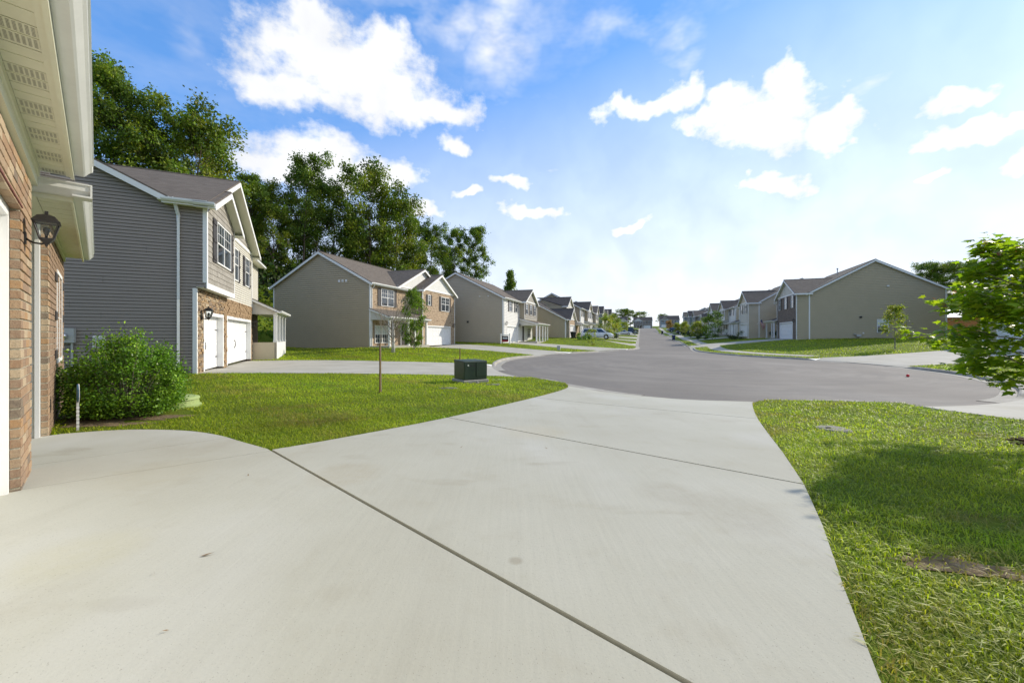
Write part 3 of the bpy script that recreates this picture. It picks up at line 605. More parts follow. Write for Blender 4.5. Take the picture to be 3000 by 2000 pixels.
def roof_y(root, x0, x1, yf, yv, ze, zr, oe=.3, of=.3, tone='dark', apex=None, yb=.3, gut=False, drop=.2):
    """gable facing the street: ridge runs from front to back"""
    xm = (x0+x1)/2 if apex is None else apex; t = .07; y0 = yf-of
    for sg, xe in ((-1, x0-oe), (1, x1+oe)):
        k = (zr-ze)/abs(xm-(x0 if sg < 0 else x1)); zb = ze-oe*k
        xw = x0 if sg < 0 else x1
        MB().prism([(xe, y0, zb), (xe, yb, zb), (xw, yb, ze), (xm, yv, zr), (xm, y0, zr)], (0, 0, t)).build('roof', 'shingle_%s_y' % tone, root)
        MB().prism([(xe, y0, zb-drop), (xm, y0, zr-drop), (xm, y0, zr+.005), (xe, y0, zb+.005)], (0, -.028, 0)).build('rake_board', 'trim_white', root)
        MB().prism([(xe, yf, zb-.045), (xm, yf, zr-.045), (xm, yf, zr-.015), (xe, yf, zb-.015)], (0, -of, 0)).build('soffit', 'soffit_cream', root)
        MB().box(min(xe, xe-sg*oe), max(xe, xe-sg*oe), y0, yb, zb-.10, zb-.06).build('soffit', 'soffit_cream', root)
        MB().box(min(xe, xe+sg*.025), max(xe, xe+sg*.025), y0, yb, zb-.13, zb+.05).build('fascia', 'trim_white', root)
        if gut:
            xx = xe+sg*.028; pr = [(0, zb-.07), (.07, zb-.07), (.115, zb-.01), (.115, zb+.055), (.10, zb+.055), (.098, zb-.002), (.064, zb-.058), (0, zb-.058)]
            MB().prism([(xx+sg*a, y0, b) for a, b in pr], (0, yb-y0, 0)).build('gutter', 'gutter_white', root)
    MB().prism([(xm-.14, y0, zr+t-.045), (xm, y0, zr+t+.02), (xm+.14, y0, zr+t-.045)], (0, yv-y0, 0)).build('ridge_cap', 'shingle_%s_y' % tone, root)
def window(root, P, s0, s1, z0, z1, o=.02, twin=False, grid=True, shut=0, batten=False, blind=False, lower=None, fine=True):
    f = MB(); w = .055
    for a in ((s0, s1, z0, z0+w), (s0, s1, z1-w, z1), (s0, s0+w, z0+w, z1-w), (s1-w, s1, z0+w, z1-w)): pbox(f, P, *a, o, o+.05)
    cols = [(s0+w, (s0+s1)/2-.035), ((s0+s1)/2+.035, s1-w)] if twin else [(s0+w, s1-w)]
    if twin: pbox(f, P, cols[0][1], cols[1][0], z0+w, z1-w, o, o+.045)
    zm = (z0+z1)/2
    for c in cols: pbox(f, P, c[0], c[1], zm-.022, zm+.022, o, o+.035)
    win = f.build('window', 'trim_white', root)
    mun = MB(); n = 0
    for c in cols:
        for k, (a, b) in enumerate(((z0+w, zm-.022), (zm+.022, z1-w))):
            mt = 'blind_window' if (blind and k == 1) else 'glass_window'
            pbox(MB(), P, c[0], c[1], a, b, o-.012, o+.012+.006*k).build('pane', mt, win)
            if grid and (k == 1 or lower):
                nx = 2 if (c[1]-c[0]) < .85 else 3
                for i in range(1, nx): x = c[0]+(c[1]-c[0])*i/nx; pbox(mun, P, x-.009, x+.009, a, b, o+.013, o+.026)
                zz = (a+b)/2; pbox(mun, P, c[0], c[1], zz-.009, zz+.009, o+.013, o+.0255)
    if mun.v and fine: mun.build('muntin', 'trim_white', win)
    if shut:
        for a, b in ((s0-shut-.02, s0-.02), (s1+.02, s1+.02+shut)):
            m = MB(); hh = .05
            if batten:
                n = 3; g = (b-a)/n
                for i in range(n): pbox(m, P, a+g*i+.006, a+g*(i+1)-.006, z0-.02, z1+.02, o, o+.03)
                pbox(m, P, a, b, z0-.02, z1+.02, o-.005, o+.015)
                for zc in (z0+.14, (z0+z1)/2, z1-.14): pbox(m, P, a+.01, b-.01, zc-.06, zc+.06, o+.03, o+.055)
            else:
                pbox(m, P, a, b, z0-.01, z1+.01, o, o+.02)
                for q in ((a, a+hh, z0-.01, z1+.01), (b-hh, b, z0-.01, z1+.01)): pbox(m, P, *q, o+.02, o+.035)
                for zc in (z0+.03, (z0+z1)/2, z1-.03): pbox(m, P, a+hh, b-hh, zc-.04, zc+.04, o+.02, o+.034)
                if fine:
                    for i in range(12):
                        zz = z0+.1+(z1-z0-.2)*i/11; pbox(m, P, a+hh, b-hh, zz-.018, zz+.012, o+.02, o+.028)
            m.build('shutter', 'shutter_dark', root)
    return win
def garage_door(root, P, s0, s1, z1, rec=.12, cols=4, z0=.0, casing=.12, hw=False):
    """recessed sectional door: P is the wall plane, rec how far the leaf sits behind it"""
    d = MB(); pbox(d, P, s0, s1, z0, z1, -rec-.06, -rec-.03); door = d.build('garage_door', 'door_white', root)
    nsec = 4; hs = (z1-z0)/nsec
    for i in range(nsec):
        m = MB(); a, b = z0+hs*i+.006, z0+hs*(i+1)-.006; pbox(m, P, s0+.004, s1-.004, a, b, -rec-.03, -rec)
        g = (s1-s0)/cols
        for c in range(cols):
            p0, p1 = s0+g*c+.07, s0+g*(c+1)-.07
            q = [(p0, p1, a+.07, a+.10), (p0, p1, b-.10, b-.07), (p0, p0+.03, a+.10, b-.10), (p1-.03, p1, a+.10, b-.10)]
            for r_ in q: pbox(m, P, *r_, -rec-.001, -rec+.012)
            if hw:
                for j in range(1, 5): x = p0+(p1-p0)*j/5; pbox(m, P, x-.008, x+.008, a+.10, b-.10, -rec-.001, -rec+.007)
        m.build('door_section', 'door_white', door)
    c = MB(); w = casing
    pbox(c, P, s0-w, s0, z0, z1+w, -rec-.05, .03); pbox(c, P, s1, s1+w, z0, z1+w, -rec-.05, .03); pbox(c, P, s0, s1, z1, z1+w, -rec-.05, .03)
    c.build('door_casing', 'trim_white', root)
    if hw:
        xm = s0+(s1-s0)*(.30 if s1-s0 < 3 else .45); m = MB()
        m.tube([P(xm, z0+.78, -rec+.01), P(xm, z0+.86, -rec+.06), P(xm, z0+1.06, -rec+.06), P(xm, z0+1.14, -rec+.01)], .014, 5)
        pbox(m, P, xm-.03, xm+.03, z0+.74, z0+.82, -rec, -rec+.012); pbox(m, P, xm-.03, xm+.03, z0+1.10, z0+1.18, -rec, -rec+.012)
        m.build('handle', 'black_metal', door)
        for x, sg in ((s0+.02, 1), (s1-.02, -1)):
            for zz in (z0+.46, z0+1.62):
                m = MB(); pbox(m, P, min(x, x+sg*.3), max(x, x+sg*.3), zz-.025, zz+.025, -rec, -rec+.014); m.build('strap_hinge', 'black_metal', door)
    return door
def lantern(root, P, s, z, k=1.0, name='wall_lantern', detail=True):
    """coach lantern on a wall arm"""
    m = MB(); pbox(m, P, s-.05*k, s+.05*k, z-.10*k, z+.05*k, 0, .025*k)
    m.tube([P(s, z-.03*k, .02*k), P(s, z-.07*k, .08*k), P(s, z-.075*k, .15*k), P(s, z-.05*k, .19*k)], .012*k, 6)
    L = m.build(name, 'black_metal', root)
    c = .19*k
    def ring(r, zz): return [P(s-r, zz, c-r), P(s+r, zz, c-r), P(s+r, zz, c+r), P(s-r, zz, c+r)]
    cage = MB(); b, t = .055*k, .105*k; z0, z1 = z-.01*k, z+.20*k
    for (a, d) in zip(ring(b, z0), ring(t, z1)): cage.tube([a, d], .010*k, 4)
    cage.hexa(ring(.02*k, z0-.06*k)+ring(b+.012*k, z0)); cage.hexa(ring(b+.012*k, z0)+ring(b+.012*k, z0+.012*k))
    cage.hexa(ring(t+.018*k, z1)+ring(t+.018*k, z1+.014*k)); cage.hexa(ring(t+.014*k, z1+.014*k)+ring(.075*k, z1+.08*k)); cage.hexa(ring(.075*k, z1+.08*k)+ring(.03*k, z1+.105*k))
    cage.hexa(ring(.016*k, z1+.105*k)+ring(.016*k, z1+.15*k)); cage.tube([P(s, z0-.06*k, c), P(s, z0-.10*k, c)], [.02*k, .006*k], 6)
    for i in range(4):
        a0 = ring(t, z1)[i]; a1 = ring(t, z1)[(i+1) % 4]; cage.tube([a0, a1], .008*k, 4)
    cage.build('lamp_cage', 'black_metal', L)
    if detail:
        g = MB(); r0, r1 = ring(b-.004, z0+.01*k), ring(t-.004, z1)
        for i in range(4): g.poly([r0[i], r0[(i+1) % 4], r1[(i+1) % 4], r1[i]])
        g.build('lamp_pane', 'glass_clear', L, fix=False)
        b_ = MB().lathe([(.0, 0), (.013*k, .0), (.014*k, .04*k), (.026*k, .07*k), (.034*k, .10*k), (.028*k, .13*k), (0, .145*k)], 10, P(s, z0+.012*k, c)); b_.build('light_bulb', 'bulb_glass', L, smooth=True)
    return L
def downspout(root, pts, w=.045, name='downspout', mat='gutter_white'):
    m = MB(); m.tube(pts, w, 4); return m.build(name, mat, root)
def column(root, x, y, z0, z1, w=.16, mat='trim_white'):
    m = MB().box(x-w/2, x+w/2, y-w/2, y+w/2, z0+.1, z1-.1); m.box(x-w/2-.02, x+w/2+.02, y-w/2-.02, y+w/2+.02, z0, z0+.1); m.box(x-w/2-.02, x+w/2+.02, y-w/2-.02, y+w/2+.02, z1-.1, z1); return m.build('column', mat, root)
def porch(root, x0, x1, p, zw, ze, cols, tone='dark', mat='trim_white', ends=True, floor=.12, y0=0):
    """shed porch roof running out from the front wall on columns"""
    oe = .25; k = (zw-ze)/p; zb = ze-oe*k
    MB().prism([(x0-.2, y0-p-oe, zb), (x1+.2, y0-p-oe, zb), (x1+.2, y0, zw), (x0-.2, y0, zw)], (0, 0, .06)).build('porch_roof', 'shingle_%s_x' % tone, root)
    MB().box(x0, x1, y0-p-.07, y0-p+.07, ze-.30, ze-.06).build('porch_beam', mat, root)
    for xx in (x0, x1-.12): MB().prism([(xx, y0-p+.08, ze-.30), (xx, y0-.01, ze-.30), (xx, y0-.01, zw-.08), (xx, y0-p+.08, ze-.02)], (.12, 0, 0)).build('porch_side', 'siding_pale', root)
    MB().box(x0+.1, x1-.1, y0-p+.07, y0-.03, ze-.28, ze-.25).build('porch_ceiling', 'soffit_cream', root)
    for xx in (x0-.2, x1+.175): MB().prism([(xx, y0-p-oe, zb-.12), (xx, y0, zw-.12), (xx, y0, zw+.01), (xx, y0-p-oe, zb+.01)], (.025, 0, 0)).build('rake_board', 'trim_white', root)
    pr = [(0, -.09), (.07, -.09), (.115, -.02), (.115, .05), (.1, .05), (0, .0)]
    MB().prism([(x0-.2, y0-p-oe-a, zb+b) for a, b in pr], (x1-x0+.4, 0, 0)).build('gutter', 'gutter_white', root)
    MB().box(x0-.18, x1+.18, y0-p-oe, y0-p+.07, zb-.10, zb-.07).build('soffit', 'soffit_cream', root)
    for c in cols: column(root, c, y0-p, floor, ze-.3)
    if floor: MB().box(x0-.1, x1+.1, y0-p-.15, y0-.02, -.3, floor).build('porch_floor', 'concrete_far', root)
def std_house(name, label, org, ang, z, W, D, ze, zr, side='siding_taupe', front='siding_pale', blocks=(), doors=(), wins=(), porches=(), tone='dark', near=0, side_fn=None, pitch=.15, fine=False, gables=(), lamps=(), group=None, found=.0, corner=True, cat='house', entries=(), ends=(1, 1)):
    """near: 0 if the x=0 end faces the viewer, 1 if the x=W end does"""
    root = empty(name, (org[0], org[1], z), ang, label, cat, group)
    ym = D/2
    gab = [(0, -.4), (D, -.4), (D, ze), (ym, zr-.02), (0, ze)]
    lap_wall(root, 'siding', side, PS(0, -1), gab, pitch); lap_wall(root, 'siding', side, PS(W, 1), gab, pitch)
    slab_poly(root, 'wall', side, PB(D), [(0, -.4), (W, -.4), (W, ze), (0, ze)], .1)
    # front wall split round the garage openings in its plane
    cuts = sorted([(d[0]-.1, d[1]+.1, d[2]+.1) for d in doors if d[3] == 0]); x = 0; ps = []
    for a, b, t in cuts: ps += [[(x, -.4), (a, -.4), (a, ze), (x, ze)], [(a, t), (b, t), (b, ze), (a, ze)]]; x = b
    ps.append([(x, -.4), (W, -.4), (W, ze), (x, ze)])
    for pl in ps:
        if front.startswith('brick'): slab_poly(root, 'wall', front, PF(0), pl, .12)
        else: lap_wall(root, 'siding', front, PF(0), pl, pitch)
    slab_poly(root, 'inner_wall', 'wall_tan_flat', PF(.3), [(0.05, -.3), (W-.05, -.3), (W-.05, ze), (.05, ze)], .05)
    roof_x(root, 0, W, 0, D, ze, zr, tone=tone, ends=ends)
    if corner:
        for xx, sg in ((0, -1), (W, 1)):
            for yy in (0, D):
                m = MB(); m.box(min(xx, xx+sg*.035), max(xx, xx+sg*.035), min(yy, yy+.09 if yy == 0 else yy-.09), max(yy, yy+.09 if yy == 0 else yy-.09), -.2, ze-.12)
                m.box(min(xx+sg*.03, xx-sg*.09), max(xx+sg*.03, xx-sg*.09), (yy-.035 if yy == 0 else yy), (yy if yy == 0 else yy+.035), -.2, ze-.12); m.build('corner_board', 'trim_white', root)
    for b in blocks:
        x0, x1, p, zb, be, br, mat, gm = b[:8]; y = -p
        cuts = [(d[0]-.1, d[1]+.1, d[2]+.1) for d in doors if d[3] == p]; xx = x0; ps = []
        for a, c, t in sorted(cuts): ps += [[(xx, zb), (a, zb), (a, be), (xx, be)], [(a, t), (c, t), (c, be), (a, be)]]; xx = c
        ps.append([(xx, zb), (x1, zb), (x1, be), (xx, be)])
        for pl in ps:
            if mat.startswith('brick'): slab_poly(root, 'wall', mat, PF(y), pl, .12)
            else: lap_wall(root, 'siding', mat, PF(y), pl, pitch)
        if abs(p) > .05:
            sm = side; ye = 0 if p > 0 else D*.5
            for xx, sg in ((x0, -1), (x1, 1)): lap_wall(root, 'siding', sm, PS(xx, sg), [(y, zb), (ye, zb), (ye, be), (y, be)], pitch)
            if zb > .5 and p > 0: slab_poly(root, 'soffit', 'soffit_cream', lambda s, q, o=0: (s, q, zb+o), [(x0, y), (x1, y), (x1, 0), (x0, 0)], .05)
        if cuts: slab_poly(root, 'inner_wall', 'wall_tan_flat', PF(y+.3), [(x0+.1, zb), (x1-.1, zb), (x1-.1, be), (x0+.1, be)], .05)
        xm = (x0+x1)/2; tri = [(x0, be), (x1, be), (xm, br-.02)]
        if gm.startswith('shake'): shake_gable(root, gm, PF(y), tri)
        else: lap_wall(root, 'siding', gm, PF(y), tri, pitch)
        part(root, 'frieze_board', 'trim_white', PF(y), x0, x1, be-.08, be+.10, .02, .05)
        k = (br-be)/(xm-x0); back = min(D*.5, (br-ze)/((zr-ze)/ym)+.1) if br > ze else .4
        roof_y(root, x0, x1, y, back, be, br, tone=tone, yb=max(.3, y+.8))
        for xx, sg in ((x0, -1), (x1, 1)): part(root, 'corner_board', 'trim_white', PF(y), xx-.05, xx+.05, zb, be-.08, .012, .04)
    for d in doors: garage_door(root, PF(-d[3]), d[0], d[1], d[2], .12, max(2, int((d[1]-d[0])/.6)) if fine else 4)
    for w in wins:
        window(root, PF(-w[4]), w[0], w[1], w[2], w[3], .02, twin=(w[1]-w[0]) > 1.3, shut=w[5] if len(w) > 5 else 0, fine=fine, blind=(len(w) > 6 and w[6]), lower=(len(w) > 6 and w[6]))
    for p in porches: porch(root, *p[:6], tone=tone)
    for (x, pl, mt) in entries:
        m = MB(); pbox(m, PF(-pl), x-.5, x+.5, .12, 2.25, .02, .05); dd = m.build('front_door', mt, root)
        part(dd, 'door_handle', 'chrome', PF(-pl), x+.36, x+.42, 1.05, 1.15, .05, .10)
        c = MB(); 
        for a in ((x-.6, x-.5, .12, 2.35), (x+.5, x+.6, .12, 2.35), (x-.5, x+.5, 2.25, 2.35)): pbox(c, PF(-pl), *a, .015, .07)
        c.build('door_casing', 'trim_white', root)
    for (x, zz, pl) in lamps: lantern(root, PF(-pl), x, zz, 1.0, detail=False)
    # downspouts at the front corners
    for xx in ((0.12, W-.12) if fine else ((.12,) if near == 0 else (W-.12,))):
        downspout(root, [(xx, -.36, ze-.25), (xx, -.30, ze-.4), (xx, -.07, ze-.62), (xx, -.07, .1), (xx, -.25, .02)])
    if side_fn: side_fn(root)
    return root
def shake_gable(root, mat, P, tri, pitch=.2):
    mb = MB(); lo = tri[0][1]; hi = max(p[1] for p in tri); z = lo
    while z < hi-.02:
        pl = clip_z(tri, z, min(z+pitch, hi)); s = [a for a, _ in pl]
        if len(pl) >= 3:
            b = sorted(a for a, q in pl if abs(q-z) < 1e-6); t = sorted(a for a, q in pl if q > z+1e-6)
            x = b[0]
            while x < b[-1]-.05:
                w = random.uniform(.16, .32); x2 = min(b[-1], x+w)
                # clip the shake to the slope
                q = clip_z([(x, z), (x2, z), (x2, z+pitch), (x, z+pitch)], z, z+pitch)
                tl = lambda xx: max(0.0, min(1.0, 1.0))
                zt = min(z+pitch, hi); m0 = (max(x+.006, t[0]) if t else x); m1 = (min(x2-.006, t[-1]) if t else x2)
                if m1-m0 > .02: mb.add([P(x+.006, z-.012*random.random(), .024), P(x2-.006, z-.012*random.random(), .024), P(m1, zt, .006), P(m0, zt, .006), P(x+.006, z, -.005), P(x2-.006, z, -.005)], [(0, 1, 2, 3), (0, 4, 5, 1), (1, 5, 2), (0, 3, 4)])
                x = x2
        z += pitch
    slab_poly(root, 'gable_wall', mat, P, tri, .05, -.002)
    mb.build('shingle_siding', mat, root, 'stuff', fix=False)
# ------------------------------------------------------------------ the near house at the left edge (brick, white eaves)
UNIT = {}
def unit_box(key, bev=.05, jitter=.0, seed=0):
    """shared unit brick: bevelled box centred on 0, size 1"""
    if key in UNIT: return UNIT[key]
    rd = random.Random(seed); b = bev
    bm = bmesh.new(); bmesh.ops.create_cube(bm, size=1.0)
    if jitter:
        for v in bm.verts: v.co += Vector((rd.uniform(-jitter, jitter), rd.uniform(-jitter, jitter)*.6, rd.uniform(-jitter, jitter)))
    bmesh.ops.bevel(bm, geom=list(bm.edges), offset=bev, segments=1, affect='EDGES', profile=.5)
    me = bpy.data.meshes.new(key); bm.to_mesh(me); bm.free(); UNIT[key] = me; return me
def pieces(root, name, mat, boxes, limit=300, variants=4, bev=.06, jitter=.0):
    """boxes (x0,x1,y0,y1,z0,z1): the first `limit` are objects of their own sharing mesh data, the rest one joined part"""
    for i, (x0, x1, y0, y1, z0, z1) in enumerate(boxes[:limit]):
        key = '%s_%s_%d' % (name, mat, i % variants); me = unit_box(key, bev, jitter, i)
        if not me.materials: me.materials.append(M(mat))
        o = bpy.data.objects.new(name, me); COL.link(o); o.parent = root
        o.location = ((x0+x1)/2, (y0+y1)/2, (z0+z1)/2); o.scale = (x1-x0, y1-y0, z1-z0)
    if len(boxes) > limit:
        mb = MB()
        for b in boxes[limit:]: mb.box(*b)
        mb.build(name, mat, root, 'stuff', fix=False)
def near_house():
    root = empty('brick_house', (0, 0, 0), math.atan2(.6927, -.7213), 'brick house at the left edge with cream eaves and a coach lantern', 'house')
    yw = .425; pit = .079; bl = .194; g = .014; zl = 2.29; zt = 2.69; B = []
    near = []; far = []
    def course(x0, x1, z, k, lst, lo=None):
        x = x0-(bl+g)*(.5 if k % 2 else 0)
        while x < x1-.02:
            a, b = max(x, x0), min(x+bl, x1)
            j = random.uniform(-.002, .002)
            if b-a > .03: lst.append((a, b, yw-.005+j, yw+.056, z, z+pit-g))
            x += bl+g
    nz = int(zl/pit)
    for k in range(nz+6):
        z = -.03+k*pit
        if z+pit-g > zt: break
        if z < zl-.03:
            course(5.032, 5.75, z, k, near); course(7.562, 10.9, z, k, far)
        else:
            course(3.3, 5.75, z, k, near); course(-2.0, 3.3-.02, z, k, far); course(7.562, 10.9, z, k, far)
    ret = [b for b in far if b[0] < 7.75]; rest = [b for b in far if b[0] >= 7.75]
    pieces(root, 'brick', 'brick_piece', near+ret+rest, len(near+ret), 4, .045)
    w = MB()   # mortar bed and wall core
    w.box(5.038, 5.744, yw+.006, yw+.30, -.3, zl+.0); w.box(-2, 5.74, yw+.006, yw+.30, zl+.004, zt+.3); w.box(7.568, 10.89, yw+.006, yw+.30, -.3, 3.0); w.box(-2, -1.2, yw+.006, yw+.3, -.3, zl)
    w.build('wall', 'mortar', root)
    MB().box(10.70, 10.89, yw+.3, 11, -.3, 2.9).box(-2, -1.8, yw+.3, 11, -.3, 2.9).build('wall', 'siding_taupe', root)
    MB().box(5.50, 5.745, yw+.30, 1.9, -.3, 2.8).box(7.6, 7.9, yw+.3, 1.9, -.3, 2.8).build('wall', 'mortar', root)
    MB().box(3.0, 5.06, yw-.012, yw+.09, zl-.012, zl+.0).build('lintel', 'steel_lintel', root)
    MB().box(-1.2, 3.0, yw-.012, yw+.09, zl-.012, zl+.0).build('lintel', 'steel_lintel', root)
    # garage door with its white jamb and head
    P = PF(yw)
    d = MB(); d.box(-.95, 4.93, yw+.22, yw+.25, 0.01, 2.2); door = d.build('garage_door', 'door_white', root)
    for i in range(4): MB().box(-.95, 4.93, yw+.195, yw+.22, .02+i*.545, .555+i*.545).build('door_section', 'door_white', door)
    MB().box(4.975, 5.03, yw+.057, yw+.22, 0.005, zl-.015).box(4.93, 4.975, yw+.13, yw+.25, 0.005, zl-.015).build('door_casing', 'trim_white', root)
    MB().box(-1.2, 5.03, yw+.057, yw+.22, zl-.10, zl-.013).box(-1.05, -.95, yw+.088, yw+.22, 0, zl-.1).build('door_casing', 'trim_white', root)
    # porch recess with white boxed jamb, door, ceiling
    MB().box(7.50, 7.563, yw+.060, yw+.86, 0.02, 2.66).build('door_casing', 'trim_white', root)
    MB().box(7.47, 7.50, yw+.060, yw+.10, 0.02, 2.66).build('door_casing', 'door_white', root)
    MB().box(5.93, 7.56, yw+.88, yw+.95, 0, 2.66).build('wall', 'siding_pale', root)
    m = MB(); m.box(6.25, 7.2, yw+.83, yw+.88, .05, 2.1); fd = m.build('front_door', 'shutter_dark', root); MB().box(7.05, 7.10, yw+.76, yw+.83, 1.0, 1.12).build('door_handle', 'chrome', fd)
    MB().box(5.94, 7.55, yw+.004, yw+.9, 2.662, 2.69).build('porch_ceiling', 'soffit_cream', root)
    window(root, P, 9.0, 10.2, .85, 2.25, -.035, twin=True, shut=.36, batten=True)
    # frieze, vented soffit panels, fascia, gutter of the garage eave
    MB().box(-2, 5.93, yw-.03, yw+.01, zt, zt+.155).build('frieze_board', 'soffit_cream', root)
    MB().box(-2, 5.93, yw-.045, yw-.03, zt+.09, zt+.155).build('moulding', 'soffit_cream', root)
    zs = 2.845; x = -2.0; i = 0
    while x < 5.9:
        x2 = min(x+.26, 5.92); m = MB(); m.box(x+.004, x2-.004, .185, yw-.046, zs, zs+.02); m.box(x+.12, x+.135, .185, yw-.046, zs-.004, zs); o = m.build('soffit_panel', 'soffit_cream', root)
        if i % 2 == 0 and x > 2.2:
            v = MB()
            for a in range(7):
                for b in range(8):
                    for c in (0, 1):
                        xx = x+.018+c*.125+a*.0135; yy = .205+b*.021
                        if xx < x2-.01: v.add([(xx, yy, zs-.0008), (xx+.0045, yy, zs-.0008), (xx+.0045, yy+.013, zs-.0008), (xx, yy+.013, zs-.0008)], [(0, 1, 2, 3)])
            v.build('vent_slots', 'shutter_dark', o, 'stuff', fix=False)
        x += .26; i += 1
    MB().box(-2, 5.93, .160, .184, 2.815, 3.02).build('fascia', 'soffit_cream', root)
    MB().box(-2, 5.93, .184, .215, 2.832, 2.846).build('soffit_trim', 'soffit_cream', root)
    prof = [(.158, 2.865), (.095, 2.865), (.082, 2.875), (.052, 2.915), (.036, 2.93), (.036, 2.985), (.024, 2.992), (.024, 3.004), (.044, 3.004), (.046, 2.94), (.088, 2.882), (.158, 2.878)]
    MB().prism([(-2, a, b) for a, b in prof], (7.93, 0, 0)).build('gutter', 'gutter_white', root)
    MB().prism([(5.93, a, b) for a, b in [(.158, 2.865), (.095, 2.865), (.052, 2.915), (.03, 2.93), (.03, 3.004), (.158, 3.004)]], (.012, 0, 0)).build('gutter_end', 'gutter_white', root)
    # main roof
    MB().prism([(-2.2, .10, 2.99), (5.98, .10, 2.99), (5.98, 5.6, 5.9), (-2.2, 5.6, 5.9)], (0, 0, .05)).build('roof', 'shingle_dark_x', root)
    MB().prism([(-2.2, 11.1, 2.99), (5.98, 11.1, 2.99), (5.98, 5.6, 5.9), (-2.2, 5.6, 5.9)], (0, 0, .05)).build('roof', 'shingle_dark_x', root)
    MB().prism([(5.93, .19, 2.86), (5.93, 5.6, 5.72), (5.93, 5.6, 5.90), (5.93, .19, 3.03)], (.03, 0, 0)).build('rake_board', 'soffit_cream', root)
    MB().prism([(5.80, yw, 2.7), (5.80, 11, 2.7), (5.80, 5.6, 5.7)], (.1, 0, 0)).build('gable_wall', 'siding_taupe', root)
    # lower roof over the porch and window: hipped towards the viewer, shingles laid singly
    xa, xb, ze = 6.05, 10.75, 2.77
    def lowgut(pts, nrm):
        pass
    prof2 = [(0, -.115), (.062, -.115), (.075, -.105), (.105, -.065), (.12, -.05), (.12, 0), (.132, .008), (.132, .02), (.112, .02), (.11, -.04), (.068, -.10), (0, -.10)]
    MB().prism([(xa-.02, .17-a, ze+b) for a, b in prof2], (xb-xa+.02, 0, 0)).build('gutter', 'gutter_white', root)
    MB().prism([(xa-.02-a+.02, .045, ze+b) for a, b in prof2], (0, 1.2, 0)).build('gutter', 'gutter_white', root)
    MB().box(xa-.135, xa+.02, .035, .175, ze-.118, ze-.10).build('gutter_corner', 'gutter_white', root)
    MB().box(xa-.13, xa-.02, .036, .05, ze-.10, ze+.022).build('gutter_corner', 'gutter_white', root)
    MB().box(xa, xb, .17, .19, ze-.16, ze+.0).box(xa-.02, xa, .17, 1.25, ze-.16, ze).build('fascia', 'soffit_cream', root)
    x = xa; i = 0
    while x < xb-.05:
        x2 = min(x+.26, xb); m = MB(); m.box(x+.004, x2-.004, .192, yw+.0, ze-.105, ze-.09); m.box(x+.12, x+.135, .192, yw+.0, ze-.109, ze-.105); m.build('soffit_panel', 'soffit_cream', root); x += .26
    MB().box(7.56, xb+.1, yw-.03, yw+.0, 2.60, 2.66).build('frieze_board', 'soffit_cream', root)
    sl = .42; ym = 1.9; apx = xa+(ym-.1)  # hip roof planes
    zr_ = ze+.02+sl*(ym-.06)
    MB().prism([(xa-.05, .06, ze+.005), (xb+.15, .06, ze+.005), (xb+.15, ym, zr_-.015), (apx, ym, zr_-.015)], (0, 0, .012)).build('roof', 'shingle_dark_x', root)
    MB().prism([(xa-.05, .06, ze+.005), (apx, ym, zr_-.015), (xa-.05, ym*2-.06, ze+.005)], (0, 0, .012)).build('roof', 'shingle_dark_y', root)
    ex = .14; row = 0
    me = None
    for row in range(9):
        d0 = -.06+row*ex; y = .06+d0+.06; ymx = 2.2
        y -= (row % 2)*.11
        while y < ymx:
            wd = random.choice((.16, .20, .24, .28)); y0_, y1_ = max(y, .0+d0+.08), min(y+wd, ymx)
            if y1_-y0_ > .04:
                z0 = ze+.025+sl*(d0+.06); z1 = z0+sl*ex
                m = MB().hexa([(xa+d0, y0_+.003, z0), (xa+d0, y1_-.003, z0), (xa+d0+ex*1.15, y1_-.003, z1), (xa+d0+ex*1.15, y0_+.003, z1), (xa+d0, y0_+.003, z0+.012), (xa+d0, y1_-.003, z0+.012), (xa+d0+ex*1.15, y1_-.003, z1+.006), (xa+d0+ex*1.15, y0_+.003, z1+.006)])
                m.build('shingle', 'shingle_piece', root)
            y += wd
    MB().box(5.93, 6.0, .45, 1.6, 2.66, 3.35).build('wall', 'siding_taupe', root)
    lantern(root, P, 5.20, 2.08, .66)
    return root
near_house()

